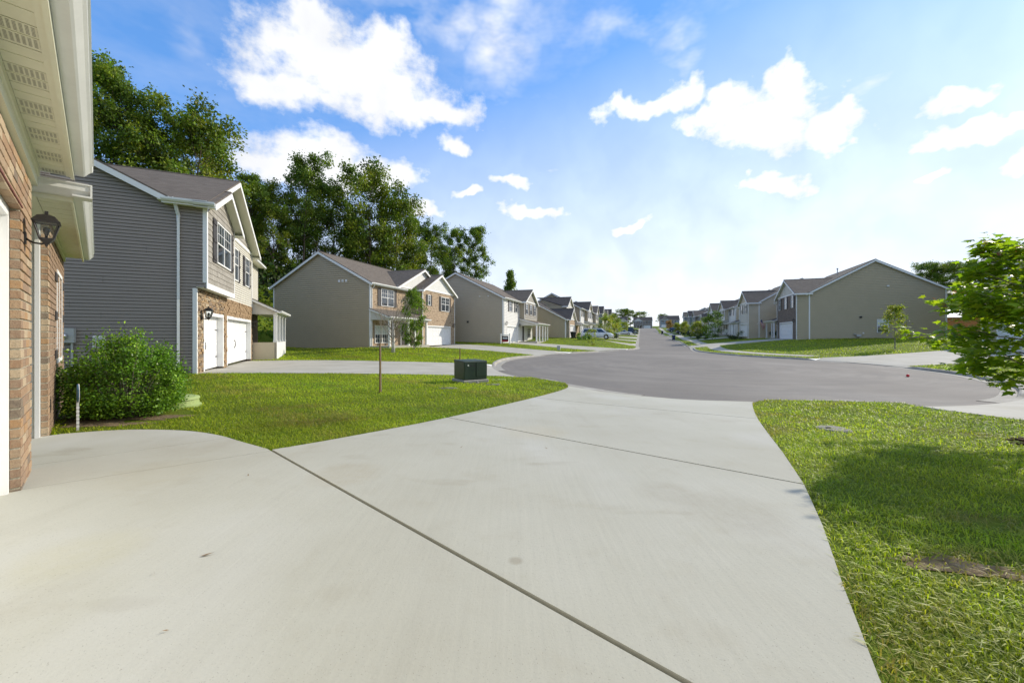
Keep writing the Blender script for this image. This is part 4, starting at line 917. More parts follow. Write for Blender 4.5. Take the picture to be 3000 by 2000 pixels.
# ------------------------------------------------------------------ stone fronted house
def stone_house():
    b = -.12; dx, dy = -.4037, .9149
    root = empty('stone_house', (-11.84, 15.25, b), math.atan2(dy, dx), 'two-storey house with stone garage front and slate grey siding, nearest on the left', 'house')
    S = 'siding_slate'; xl = -.79; xr = 9.6; ze = 6.32; n = 57; pit = (ze+.3)/n
    side = PS(xl, -1)
    lap_wall(root, 'siding', S, side, [(0, -.3), (10.5, -.3), (10.5, ze), (0, ze)], pit, .016, True)
    lap_wall(root, 'siding', S, side, [(.9, ze), (10.5, ze), (5.72, 8.72)], pit, .016, True)
    lap_wall(root, 'siding', S, side, [(-.3, 3.15), (-.004, 3.15), (-.004, ze), (-.3, ze)], pit, .016, False, z0=-.3+pit*29)
    slab_poly(root, 'wall', S, side, [(.0, -.3), (10.5, -.3), (10.5, ze), (5.72, 8.7), (.9, ze), (0, ze)], .08, -.035)
    # siding seams where boards lap end to end
    for k, (yy, zz) in enumerate(((3.38, 2.33), (2.60, 1.98), (2.0, 1.56), (2.55, 3.2), (1.4, 4.3))):
        for q in range(2): part(root, 'siding_seam', 'shutter_dark', side, yy, yy+.006, zz+q*pit*1.02, zz+q*pit*1.02+pit*.8, .014, .0165)
    # garage wall: core with openings, stone pieces in front
    core = MB()
    for a in ((xl+.02, .0, -.3, 2.32), (2.97, 3.54, -.3, 2.32), (9.27, xr-.02, -.3, 2.32), (xl+.02, xr-.02, 2.32, 3.12)): pbox(core, PF(0), *a, -.25, -.03)
    core.build('wall', 'stone_backing', root)
    st = []
    def fill(x0, x1, z0, z1):
        z = z0
        while z < z1-.02:
            hh = random.choice((.055, .07, .085, .10, .115)); z2 = min(z+hh, z1); x = x0-random.uniform(0, .15)
            if z1-z2 < .03: z2 = z1
            while x < x1-.015:
                w = random.uniform(.13, .42); a, c = max(x, x0), min(x+w, x1)
                if c-a > .03:
                    pr = random.uniform(.0, .045)
                    if c-a > .2 and random.random() < .25 and z2-z > .08: zz = (z+z2)/2; st.append((a+.004, c-.004, -.005-pr, .05, z+.003, zz-.003)); st.append((a+.004, c-.004, -.005-random.uniform(0, .045), .05, zz+.003, z2-.003))
                    else: st.append((a+.004, c-.004, -.005-pr, .05, z+.003, z2-.003))
                x += w
            z = z2
    fill(xl+.04, .0, -.05, 2.32); fill(2.97, 3.54, -.05, 2.32); fill(9.27, xr, -.05, 2.32); fill(xl+.04, xr, 2.32, 3.13)
    st.sort(key=lambda q: q[0]); pieces(root, 'stone', 'stone_piece', st, 300, 6, .10, .07)
    garage_door(root, PF(0), .14, 2.83, 2.20, .2, 3, 0.02, .13, True); garage_door(root, PF(0), 3.68, 9.13, 2.20, .2, 6, 0.02, .13, True)
    slab_poly(root, 'inner_wall', 'wall_tan_flat', PF(.5), [(xl+.1, -.3), (xr-.1, -.3), (xr-.1, 6), (xl+.1, 6)], .05)
    MB().box(xl-.03, xl+.06, -.03, .0, -.15, 3.12).box(xl-.03, xl, 0, .10, -.15, 3.12).build('corner_board', 'trim_white', root)
    # upper front wall of clapboard, and the shake-clad box window bay
    lap_wall(root, 'siding', 'siding_pale', PF(0), [(3.55, 3.13), (xr, 3.13), (xr, ze), (3.55, ze)], pit)
    part(root, 'frieze_board', 'trim_white', PF(0), 3.6, xr, 6.20, 6.36, .02, .05)
    part(root, 'corner_board', 'trim_white', PF(0), xr-.09, xr+.02, 3.13, 6.2, .015, .04)
    bx0, bx1, bz, byf = xl, 3.55, 3.15, -.3
    slab_poly(root, 'bay_wall', 'shake_grey', PF(byf), [(bx0, bz), (bx1, bz), (bx1, ze), ((bx0+bx1)/2, 7.33), (bx0, ze)], .06, -.012)
    slab_poly(root, 'bay_wall', 'siding_pale', PS(bx1, 1), [(byf, bz), (0, bz), (0, ze), (byf, ze)], .05, 0)
    part(root, 'skirt_board', 'trim_white', PF(byf), bx0-.03, bx1+.03, bz-.02, bz+.19, .0, .03)
    slab_poly(root, 'soffit', 'soffit_cream', lambda s, q, o=0: (s, q, bz-o), [(bx0, byf), (bx1, byf), (bx1, 0), (bx0, 0)], .03)
    MB().box(bx0-.03, bx0, byf, byf+.10, bz+.19, ze-.05).box(bx0-.03, bx0+.10, byf-.03, byf, bz+.19, ze-.05).build('corner_board', 'trim_white', root)
    MB().box(bx1-.08, bx1+.03, byf-.03, byf, bz+.19, ze-.05).build('corner_board', 'trim_white', root)
    def shakes(x0, x1, z0, tri, y, lim):
        out = []; z = z0; ph = .205
        while z < 7.3:
            def ext(q):
                if q <= tri[0]: return (x0, x1)
                t = (q-tri[0])/(tri[1]-tri[0]); xm = tri[2]; return (x0+(xm-x0)*t, x1+(xm-x1)*t)
            a, c = ext(z+ph*.5); x = a
            if c-a < .1: break
            while x < c-.03:
                w = random.uniform(.17, .36); x2 = min(x+w, c); out.append((x+.004, x2-.004, z-.012*random.random(), z+ph)); x = x2
            z += ph
        for i, (a, c, z0_, z1_) in enumerate(out):
            m = MB().hexa([(a, y-.028, z0_), (c, y-.028, z0_), (c, y, z0_), (a, y, z0_), (a, y-.010, z1_), (c, y-.010, z1_), (c, y, z1_), (a, y, z1_)]); m.build('shake', 'shake_piece', root, fix=False)
    shakes(bx0+.11, bx1-.08, bz+.19, (ze, 7.30, (bx0+bx1)/2), byf+.0, 300)
    window(root, PF(byf), .42, 2.63, 4.27, 5.92, .025, True, True, .47, True)
    window(root, PF(0), 4.9, 5.75, 4.17, 5.80, .02, False, True, .42, True); window(root, PF(0), 7.48, 8.55, 4.17, 5.78, .02, False, True, .42, True)
    # shake gable over the garage block
    gx = 4.2; shake_gable(root, 'shake_grey', PF(0), [(3.0, ze), (xr, ze), (gx, 8.75)], .2)
    roof_y(root, bx0, bx1, byf, .25, ze-.02, 7.36, .30, .34, 'brown', None, .0, True)
    roof_y(root, xl, xr, 0, 5.3, ze, 8.78, .30, .42, 'brown', gx, .9, True)
    # main roof, ridge parallel to the street
    roof_x(root, xl, 14.6, 1.05, 10.5, ze+.08, 8.78, .30, .24, 'brown', True)
    slab_poly(root, 'wall', 'siding_pale', PF(.45), [(xr, 2.9), (14.6, 2.9), (14.6, ze+.02), (xr, ze+.02)], .1)
    lap_wall(root, 'siding', 'siding_pale', PF(.45), [(xr, 2.9), (14.6, 2.9), (14.6, ze), (xr, ze)], pit)
    slab_poly(root, 'wall', S, PB(10.5), [(xl, -.3), (14.6, -.3), (14.6, ze), (xl, ze)], .1)
    lap_wall(root, 'siding', S, PS(14.6, 1), [(.45, -.3), (10.5, -.3), (10.5, ze), (5.7, 8.7), (.45, ze)], pit)
    MB().prism([(xr, .04, ze-.02), (14.75, .04, ze-.02), (14.75, 1.2, ze+.45), (xr, 1.2, ze+.45)], (0, 0, .07)).build('roof', 'shingle_brown_x', root)
    MB().box(xr, 14.75, -.05, .06, ze-.10, ze+.03).build('gutter', 'gutter_white', root); MB().box(xr, 14.7, .06, .46, ze-.09, ze-.05).build('soffit', 'soffit_cream', root)
    # right side of the garage block
    slab_poly(root, 'wall', 'siding_pale', PS(xr, 1), [(0.02, -.3), (.45, -.3), (.45, ze), (.02, ze)], .06)
    # porch: stone wall behind, low skirt wall, four posts
    slab_poly(root, 'wall', 'stone_piece', PF(.43), [(xr+.01, -.3), (11.2, -.3), (11.2, 2.95), (xr+.01, 2.95)], .05)
    window(root, PF(.43), 10.0, 10.6, .95, 2.3, .02)
    porch(root, 9.72, 14.5, 1.25, 3.62, 3.02, (), 'brown', floor=0, y0=.0)
    for cx_ in (9.8, 11.25, 12.7, 14.3): column(root, cx_, -1.22, 1.0, 2.72, .17)
    slab_poly(root, 'porch_wall', 'siding_tan', PS(9.72, -1), [(-1.3, -.2), (-.02, -.2), (-.02, 1.0), (-1.3, 1.0)], .1)
    slab_poly(root, 'porch_wall', 'trim_white', PF(-1.3), [(9.72, -.2), (14.5, -.2), (14.5, 1.0), (9.72, 1.0)], .12)
    MB().box(9.74, 14.5, -1.15, .4, .2, .3).build('porch_floor', 'concrete_far', root)
    lantern(root, PF(-.03), -.28, 2.10, 1.15); lantern(root, PF(-.03), 9.45, 2.0, 1.0, detail=False)
    # downspout and its black corrugated elbow
    downspout(root, [(xl-.22, .55, ze-.12), (xl-.22, .55, ze-.25), (xl-.07, .50, ze-.62), (xl-.07, .50, ze-.9), (xl-.07, .50, .22)], .055)
    m = MB(); pts = [Vector((xl-.07, .50, .24)), Vector((xl-.09, .45, .13)), Vector((xl-.16, .30, .06)), Vector((xl-.25, .12, .03))]; pa = []; rs = []
    for i in range(3):
        for k in range(8): pa.append(pts[i].lerp(pts[i+1], k/8)); rs.append(.062 if k % 2 else .075)
    m.tube(pa, rs, 10).build('drain_elbow', 'rubber', root)
    # electric meter, outlet box and a capped pipe on the side wall
    m = MB(); pbox(m, side, 3.22, 3.62, 1.16, 1.64, .02, .14); mt = m.build('meter_box', 'plastic_grey', root)
    MB().lathe([(0, 0), (.10, 0), (.10, .05), (.085, .12), (.05, .14), (0, .14)], 18, (0, 0, 0), 'x')
    g = MB().lathe([(.10, .0), (.10, .05), (.085, .11), (.04, .13), (0, .13)], 18, (0, 3.46, 1.38), 'x'); g.v = [(xl-.14-vx, vy, vz) for vx, vy, vz in g.v]; g.build('meter_glass', 'chrome', mt, smooth=True)
    m = MB(); m.tube([(xl-.07, 3.3, 1.16), (xl-.07, 3.3, .3)], .03, 8).build('conduit', 'plastic_grey', root)
    m = MB(); pbox(m, side, 2.46, 2.77, .95, 1.39, .02, .16); m.build('junction_box', 'plastic_white', root, bevel=.025)
    m = MB(); pbox(m, side, 2.51, 2.72, .98, 1.33, .161, .165); m.build('box_cover', 'plastic_grey', root)
    m = MB(); m.tube([(xl-.12, .85, -.05), (xl-.12, .85, .38)], .03, 8); m.tube([(xl-.12, .85, .38), (xl-.12, .85, .50)], .05, 8); m.build('vent_pipe', 'plastic_white', root)
    return root
stone_house()

# ------------------------------------------------------------------ houses along the street
AL = math.atan2(.9517, .307); AR = math.atan2(-.935, -.355)
def h2_side(root):
    P = PS(0, -1)
    for yy in (2.45, 2.83, 3.2): part(root, 'wall_vent', 'plastic_white', P, yy-.10, yy+.10, 5.68, 5.88, .02, .07)
def vent_side(pts):
    def f(root):
        for (yy, zz, sz, mt) in pts: part(root, 'wall_vent', mt, PS(0, -1), yy-sz, yy+sz, zz-sz, zz+sz, .02, .08)
    return f
H2 = std_house('brick_front_house', 'house with tan brick front, white shingled gables and dark shutters behind the pale-barked tree', (-12.06, 33.9), AL, .30, 13.65, 10.7, 5.62, 8.46, 'siding_clay', 'brick_tan',
    blocks=[(3.95, 13.1, .02, 5.45, 5.72, 7.95, 'siding_clay', 'shake_white'), (6.5, 13.65, 1.2, -.3, 5.70, 7.55, 'brick_tan', 'shake_white')],
    doors=[(7.5, 12.5, 1.95, 1.2)], wins=[(1.43, 3.33, 3.65, 5.2, 0, .42), (.55, 2.6, .35, 1.9, 0, 0, 1), (7.5, 8.0, 4.1, 5.2, 1.2, .3), (10.35, 12.2, 3.7, 5.25, 1.2, .4)],
    porches=[(0, 6.4, 1.8, 3.3, 2.65, (.15, 3.0, 4.1, 6.2))], tone='brown', side_fn=h2_side, pitch=.185, fine=True, lamps=[(13.2, 2.1, 1.2)], entries=[(5.0, 0, 'shutter_dark')])
for a, b in ((3.1, 4.0), (4.2, 5.1)):
    m = MB(); m.tube([(a, -1.8, .3), (b, -1.8, 2.2)], .03, 4); m.tube([(b, -1.83, .3), (a, -1.83, 2.2)], .03, 4); m.build('porch_brace', 'siding_cream', H2)
H3 = std_house('siding_house', 'taupe sided house with white garage door and a realtor sign on its lawn', (-1.07, 47.7), AL, .42, 13.5, 12.4, 5.6, 8.75, 'siding_taupe', 'siding_white',
    blocks=[(6.8, 13.5, .7, 3.2, 5.62, 7.45, 'shake_grey', 'shake_grey')], doors=[(1.5, 6.0, 2.05, 0)],
    wins=[(2.2, 3.2, 3.95, 5.35, 0, .32), (4.7, 5.7, 3.95, 5.35, 0, .32), (7.4, 8.3, 3.85, 5.3, .7, .32), (9.6, 10.5, 3.85, 5.3, .7, .32), (11.7, 12.6, 3.85, 5.3, .7, .32), (10.6, 12.4, .6, 2.0, 0, 0)],
    porches=[(6.6, 13.5, 2.4, 3.25, 2.6, (6.8, 8.4, 10.2, 11.8, 13.3))], tone='brown', side_fn=vent_side([(1.9, 5.7, .06, 'plastic_white'), (3.0, 5.7, .06, 'plastic_white'), (4.6, 2.6, .12, 'shutter_dark')]), pitch=.185, fine=True, lamps=[(.9, 2.3, 0), (6.4, 2.2, 0)], entries=[(8.4, 0, 'shutter_dark')])
H4 = std_house('split_level_house', 'low-eaved house with single-storey stone garage and raised upper floor behind the white minivan', (8.6, 64), AL, 1.0, 14.5, 14.5, 3.1, 6.9, 'siding_sage', 'brick_tan',
    blocks=[(.6, 6.6, .5, -.3, 3.1, 4.9, 'brick_tan', 'siding_pale'), (6.6, 13.4, -1.0, 2.9, 5.7, 7.5, 'siding_pale', 'siding_pale')], doors=[(1.4, 5.8, 2.05, .5)], wins=[(8, 9.2, 4.0, 5.3, -1.0, .3), (11, 12.2, 4.0, 5.3, -1.0, .3), (9, 10.6, .9, 2.2, 0, .3)],
    porches=[(6.8, 13.4, 1.6, 2.95, 2.5, (7, 9.2, 11.3, 13.2))], tone='dark', pitch=.16)
def row_house(name, label, org, ang, z, kind, side, front, mirror=False, tone='dark', group=None, W=13.2, D=11.5):
    mx = (lambda a, b: (W-b, W-a)) if mirror else (lambda a, b: (a, b)); f = lambda t: tuple((*mx(w[0], w[1]), *w[2:]) for w in t)
    near = 1 if mirror else 0
    if kind == 0:   # garage under clapboard, gabled upper bay over the porch
        return std_house(name, label, org, ang, z, W, D, 5.6, 8.6, side, front, blocks=f([(6.6, W, .7, 3.1, 5.6, 7.5, front, side)]), doors=f([(1.3, 6.0, 2.05, 0)]),
            wins=f([(2, 3.0, 3.9, 5.3, 0, .3), (4.5, 5.5, 3.9, 5.3, 0, .3), (7.6, 9.0, 3.8, 5.3, .7, .3), (10.8, 12.2, 3.8, 5.3, .7, .3), (10, 11.8, .7, 2.1, 0, 0)]), porches=[(*mx(6.6, W), 2.2, 3.1, 2.55, tuple(mx(c, c)[0] for c in (6.8, 9, 11, W-.2)))], tone=tone, near=near, pitch=.18, group=group, entries=[(mx(8.2, 8.2)[0], 0, 'shutter_dark')])
    if kind == 1:   # garage block stepping forward with its own gable
        return std_house(name, label, org, ang, z, W, D, 5.5, 8.9, side, front, blocks=f([(0.0, 6.2, 1.4, -.3, 5.5, 7.5, front, side)]), doors=f([(.9, 5.4, 2.05, 1.4)]),
            wins=f([(1.2, 2.2, 3.8, 5.2, 1.4, .3), (4.0, 5.0, 3.8, 5.2, 1.4, .3), (8.5, 10.3, 3.7, 5.2, 0, .35), (8.6, 10.2, .8, 2.2, 0, .3)]), porches=[(*mx(6.3, 12.6), 1.7, 3.2, 2.6, tuple(mx(c, c)[0] for c in (6.6, 9.4, 12.4)))], tone=tone, near=near, pitch=.18, group=group, entries=[(mx(7.3, 7.3)[0], 0, 'shutter_dark')])
    return std_house(name, label, org, ang, z, W, D, 3.2, 6.4, side, front, blocks=f([(.2, 6.0, 1.2, -.3, 3.2, 5.2, front, side)]), doors=f([(.8, 5.3, 2.05, 1.2)]), wins=f([(7.5, 9.2, .8, 2.2, 0, .3)]), porches=[(*mx(6.2, 11), 1.4, 3.0, 2.5, tuple(mx(c, c)[0] for c in (6.5, 10.8)))], tone=tone, near=near, pitch=.18, group=group)
LG = 'houses along the left side of the street'; RG = 'houses along the right side of the street'
lcfg = [(0, 'siding_clay', 'siding_white', 'fifth house on the left, brown gable and white bay above porch'), (0, 'siding_taupe', 'siding_pale', 'sixth house on the left, taupe sided with pale upper bay'), (1, 'siding_blue', 'siding_pale', 'seventh house on the left, blue-grey siding and pale garage wing'),
        (0, 'siding_clay', 'siding_white', 'eighth house on the left, small between street trees'), (1, 'siding_white', 'siding_cream', 'ninth house on the left, white with cream garage wing'), (0, 'siding_cream', 'siding_white', 'tenth house on the left near the far end of the street'), (1, 'siding_tan', 'siding_white', 'eleventh and farthest house in the left row')]
for k, (kd, sd_, fr, lb) in enumerate(lcfg):
    p = np.array([8.6, 64.0])+RD*16*(k+1)+RD*.3; row_house('row_house', lb, p, AL, h(*p)+.05, kd, sd_, fr, False, ('dark', 'brown')[k % 2], LG)
# big gabled house on the right and its neighbours
def r1_side(root):
    W = 14.0; P = PS(W, 1)
    # local y runs back from the recessed front; the garage wing is 1.2 in front of it
    window(root, P, 6.35, 7.40, .75, 2.25, .02, False, False, 0, False, True)
    part(root, 'wall_vent', 'black_metal', P, 4.78, 5.0, 2.42, 2.62, .02, .10); part(root, 'wall_vent', 'plastic_white', P, 7.22, 7.44, 5.88, 6.04, .02, .08)
    m = MB(); pbox(m, P, 4.45, 4.85, .30, .55, .06, .28); pbox(m, P, 4.2, 4.4, .55, .65, .03, .15); m.tube([P(4.75, .35, .15), P(4.75, -.3, .15)], .025, 6); m.tube([P(4.3, .6, .1), P(4.55, .45, .15)], .02, 6); m.build('gas_meter', 'plastic_grey', root)
    part(root, 'outlet_box', 'plastic_white', P, 5.05, 5.2, .62, .78, .02, .07); part(root, 'meter_box', 'plastic_grey', P, 11.42, 11.52, .75, 1.05, .02, .12); part(root, 'meter_box', 'plastic_white', P, 11.62, 11.82, .75, 1.05, .02, .14)
    slab_poly(root, 'foundation', 'concrete_far', P, [(-1.2, -.6), (12.3, -.6), (12.3, -.02), (-1.2, -.02)], .1, .03)
    downspout(root, [(W+.07, 12.2, 5.4), (W+.07, 12.2, .1)]); downspout(root, [(W+.05, -1.28, 5.4), (W+.05, -1.28, .0)])
    m = MB(); m.tube([(9.0, 4.4, 8.0), (9.0, 4.4, 8.75)], .05, 8); m.tube([(9.0, 4.4, 8.75), (9.0, 4.4, 8.9)], .09, 8); m.build('roof_vent', 'plastic_grey', root)
rx = np.array([.355, .935]); rn = np.array([.935, -.355]); near_c = np.array([34.0, 47.5])
R1 = std_house('gabled_house', 'large olive-taupe gabled house across the street on the right with one small window', near_c+rx*14.0+rn*1.2, AR, .92, 14.0, 12.3, 5.52, 8.95, 'siding_sage', 'siding_pale',
    blocks=[(5.2, 14.0, 1.2, -.4, 5.52, 7.6, 'brick_brown', 'siding_pale')], doors=[(6.6, 12.2, 2.05, 1.2)], wins=[(6.2, 7.0, 3.85, 5.35, 1.2, .3), (9.0, 9.9, 3.85, 5.35, 1.2, .3), (11.8, 12.7, 3.85, 5.35, 1.2, .3), (2.2, 3.4, 3.7, 5.3, 0, .35), (2.0, 3.4, .7, 2.2, 0, .3)],
    porches=[(.2, 5.0, 1.5, 3.1, 2.6, (.5, 3.6, 4.8))], tone='brown', near=1, side_fn=r1_side, pitch=.185, fine=True, lamps=[(13.2, 2.1, 1.2), (5.8, 2.1, 1.2)], entries=[(4.3, 0, 'shutter_dark')], corner=True)
rcfg = [(1, 'siding_tan', 'siding_pale', 'tan sided house flying a striped flag beside its porch', True), (0, 'siding_cream', 'siding_white', 'third house on the right, white bay and porch with a pale chair', True), (1, 'siding_pale', 'siding_white', 'fourth house on the right behind the bushy street tree', True), (2, 'siding_tan', 'siding_pale', 'low single-storey tan house on the right behind street trees', True),
        (0, 'siding_slate', 'siding_blue', 'sixth house on the right, slate sided with steep roof', True), (1, 'siding_green', 'siding_blue', 'seventh house on the right, greenish double gable', True), (0, 'siding_blue', 'siding_pale', 'eighth and farthest house in the right row', True)]
for k, (kd, sd_, fr, lb, mi) in enumerate(rcfg):
    p = np.array([34.0, 47.5])+RD*16.1*(k+1); org = p+RD*13.2
    hs = row_house('row_house', lb, org, math.atan2(-.9517, -.307), h(*(p+RN*2))+.08, kd, sd_, fr, mi, ('brown', 'dark')[k % 2], RG)
    if k == 0: RFLAG = hs
# houses closing the view at the end of the street
for i, (x, y, a, kd, sd_, fr, lb) in enumerate([(74, 303, -.30, 1, 'siding_cream', 'siding_pale', 'leftmost of the houses closing the far end of the street, cream gable end'), (91, 298, -.30, 0, 'siding_white', 'siding_slate', 'middle house at the far end of the street with bright white side'), (109, 293, -.30, 1, 'siding_slate', 'siding_blue', 'rightmost house closing the far end of the street, blue-grey')]):
    row_house('end_house', lb, (x, y), a, h(x, y+4)+.1, kd, sd_, fr, i != 2, 'dark', 'houses at the end of the street')
R0 = row_house('side_house', 'sage sided house at the right edge half hidden behind the maple', (43.6, 36.6), math.atan2(-.85, .53), .85, 1, 'siding_sage', 'siding_sage', False, 'brown')
# ------------------------------------------------------------------ foliage
def unit(v): return v/np.maximum(np.linalg.norm(v, axis=1, keepdims=True), 1e-9)
def leaf_quads(pos, size, rg, up=.35, aspect=.62, fold=.25, out=None):
    """kite-shaped leaves: pos (n,3), size (n,), returns vertices and quads"""
    n = len(pos); d = rg.normal(size=(n, 3))
    if out is not None: d = d*.7+out
    d[:, 2] -= .15; d = unit(d); nr = rg.normal(size=(n, 3)); nr[:, 2] += up*3; a = unit(np.cross(d, nr)); nn = np.cross(a, d)
    s = size[:, None]
    base = pos-d*s*.5; tip = pos+d*s*.5; l = pos-d*s*.05+a*s*aspect*.5+nn*s*fold*.3; r = pos-d*s*.05-a*s*aspect*.5+nn*s*fold*.3
    V = np.stack([base, r, tip, l], 1).reshape(-1, 3); F = np.arange(4*n).reshape(n, 4); return V, F
def leaf_mesh(name, pos, size, cols, rg, **k):
    V, F = leaf_quads(pos, size, rg, **k); return np_mesh(name, V, F, np.repeat(cols, 4, axis=0))
def pick_cols(rg, n, pal, clump=None, spread=.25):
    pal = np.array(pal); i = rg.integers(0, len(pal), n) if clump is None else clump % len(pal)
    c = pal[i]*(1+rg.normal(0, spread, (n, 1))*.6); c = c*(1+rg.normal(0, .08, (n, 3))); return np.clip(c, .004, .6)
FOREST = [(.125,.195,.024), (.165,.23,.026), (.085,.145,.022), (.205,.26,.026), (.10,.16,.024)]
FOREST_Y = [(.21,.24,.022), (.17,.21,.024), (.12,.17,.022)]
def grow_tree(seed, Ht, wid, base, ncl, leaf, per, pal, lean=.03, trunk=.22, prof=None, clump=.75, droop=.0, forks=0):
    """trunk, limbs, twigs and leaf clumps at their ends; returns (trunk mesh, crown mesh)"""
    rg = np.random.default_rng(seed); mb = MB(); ex = Vector((rg.normal()*lean, rg.normal()*lean, 0)); n = 9
    path = []; p = Vector((0, 0, -.3)); 
    for i in range(n):
        t = i/(n-1); path.append(Vector((ex.x*Ht*t+rg.normal()*.012*Ht*t, ex.y*Ht*t+rg.normal()*.012*Ht*t, -.3+t*(Ht*.96+.3))))
    rad = [trunk*(1-.93*(i/(n-1))**.9)*(1.35 if i == 0 else 1) for i in range(n)]; mb.tube(path, rad, 7)
    def at(t):
        f = t*(n-1); i = min(int(f), n-2); return path[i].lerp(path[i+1], f-i)
    prof = prof or (lambda t: math.sin(min(1, max(0, t))**.75*math.pi)**.6)
    cl = []; az = rg.uniform(0, 6.28)
    for j in range(ncl):
        t = base+(1-base)*((j+.5)/ncl)**.9*.97; az += 2.4+rg.normal()*.5
        tt = (t-base)/(1-base); L = wid*.5*max(.12, prof(tt))*rg.uniform(.6, 1.2); o = at(t); rise = (.35+1.0*tt)*L*rg.uniform(.3, 1.5)-droop*L
        e = o+Vector((math.cos(az)*L, math.sin(az)*L, rise)); m1 = o.lerp(e, .5)+Vector((rg.normal()*.05*L, rg.normal()*.05*L, .06*L))
        r0 = max(.012, trunk*.38*(1-t)+.008*Ht*.12); mb.tube([o, m1, e], [r0, r0*.6, r0*.2], 5, False)
        cl.append((e, .9)); cl.append((m1.lerp(e, .55)+Vector(rg.normal(size=3)*.08*L), .75))
        for q in range(4):
            f = rg.uniform(.35, .95); s = o.lerp(e, f); a2 = az+rg.choice([-1, 1])*rg.uniform(.5, 1.2); l2 = L*rg.uniform(.25, .5)
            e2 = s+Vector((math.cos(a2)*l2, math.sin(a2)*l2, l2*rg.uniform(-.5, 1.0)-droop*l2)); mb.tube([s, e2], [r0*.4, r0*.12], 4, False); cl.append((e2, .8))
    cl.append((path[-1], .7))
    P = []; C = []; S = []; O = []
    for i, (c, w) in enumerate(cl):
        k = max(3, int(per*w*rg.uniform(.5, 1.4))); R_ = clump*w*rg.uniform(.7, 1.3)
        q = rg.normal(size=(k, 3))*np.array([R_, R_, R_*.85])*.6; P.append(np.array(c)+q); O.append(unit(q+1e-6))
        base_c = pal[rg.integers(0, len(pal))]; v = rg.uniform(.75, 1.3)
        C.append(np.clip(np.array(base_c)*v*(1+rg.normal(0, .18, (k, 1)))*(1+rg.normal(0, .06, (k, 3))), .004, .7)); S.append(leaf*rg.uniform(.6, 1.3, k))
    P = np.concatenate(P); C = np.concatenate(C); S = np.concatenate(S); O = np.concatenate(O)
    return mb, leaf_mesh('crown', P, S, C, rg, out=O)
def tree_obj(name, proto, loc, sc, rz, label, group=None, mats=('bark', 'leaf_forest'), cat='tree'):
    tm, cm = proto; r = empty(name, loc, rz, label, cat, group); r.scale = sc if isinstance(sc, tuple) else (sc, sc, sc)
    mobj('trunk', tm, mats[0], r); mobj('crown', cm, mats[1], r); return r
def proto(*a, **k):
    mb, cm = grow_tree(*a, **k); tm = mb.mesh('trunk'); tm.polygons.foreach_set('use_smooth', [True]*len(tm.polygons)); return tm, cm
# forest on the bank behind the left houses
FP = [proto(21, 19, 9.5, .30, 28, .33, 120, FOREST, clump=.95, trunk=.26), proto(34, 21, 7.5, .38, 28, .32, 120, FOREST, clump=.85, trunk=.24),
      proto(47, 18, 10.5, .22, 30, .34, 120, FOREST+FOREST_Y, clump=1.0, trunk=.27), proto(58, 20, 6.0, .34, 27, .30, 110, FOREST, clump=.75, trunk=.20, lean=.05), proto(63, 17, 9, .2, 28, .33, 120, FOREST_Y+FOREST[:2], clump=.95, trunk=.24)]
# (azimuth px in the photograph turned into bearing, distance, tree top height above the viewer's ground)
FT = [(225, 40, 150, 0, 'tall forest tree beside the white eave of the near house'), (365, 42, 250, 1, 'dense tree on the bank above the stone house rake'), (552, 45, 352, 4, 'yellowish broad tree rising behind the stone house ridge'), (455, 44, 380, 2, None),
      (725, 50, 508, 3, 'slim tree with sparse limbs left of the tallest tree'), (770, 54, 560, 2, None), (885, 55, 465, 1, 'tallest forest tree standing above the left slope of the brick house'), (810, 52, 610, 4, 'yellow-green tree behind the left slope of the brick house'), (690, 52, 600, 0, None), (985, 60, 545, 0, 'large spreading oak above the brick house ridge'), (1080, 61, 535, 2, 'broad crown right of the spreading oak'),
      (1150, 63, 590, 4, None), (1215, 68, 640, 3, 'forked tree behind the white shingled gables'), (1255, 70, 670, 1, None), (1330, 77, 668, 3, 'thin tree second from the right end of the forest'), (1398, 80, 660, 3, 'slender tall tree at the right end of the forest'), (930, 64, 610, 2, None), (600, 58, 420, 1, None), (1180, 76, 720, 0, None), (1040, 70, 640, 1, None), (1120, 70, 660, 0, None), (860, 60, 640, 0, None), (1290, 80, 740, 4, None), (750, 66, 640, 0, None), (1060, 62, 700, 4, None)]
FT = [((px-1500)/1167*Y, Y, 1.25+(985-py)*Y/1167, k, lb) for px, Y, py, k, lb in FT]     # bearing, distance and top height surveyed from the picture
ORD = ['first', 'second', 'third', 'fourth', 'fifth', 'sixth', 'seventh', 'eighth', 'ninth', 'tenth', 'eleventh', 'twelfth', 'thirteenth', 'fourteenth', 'fifteenth', 'sixteenth', 'seventeenth', 'eighteenth', 'nineteenth', 'twentieth']
def ranks(xy): return {i: ORD[r] for r, i in enumerate(sorted(range(len(xy)), key=lambda i: xy[i][0]/xy[i][1]))}
_hid = [i for i, t in enumerate(FT) if t[4] is None]; _rk = ranks([FT[i] for i in _hid]); FILL = {i: '%s from the left among the half hidden trees of the wood' % _rk[k] for k, i in enumerate(_hid)}
for i, (x, y, top, k, lb) in enumerate(FT):
    z = h(x, y)-.2; Hh_ = (19, 21, 18, 20, 17)[k]; s = (top-z)/Hh_
    tree_obj('forest_tree', FP[k], (x, y, z), (s*random.uniform(.82, 1.0), s*random.uniform(.82, 1.0), s), random.uniform(0, 6.28), lb or FILL[i], 'trees of the wood on the left bank')
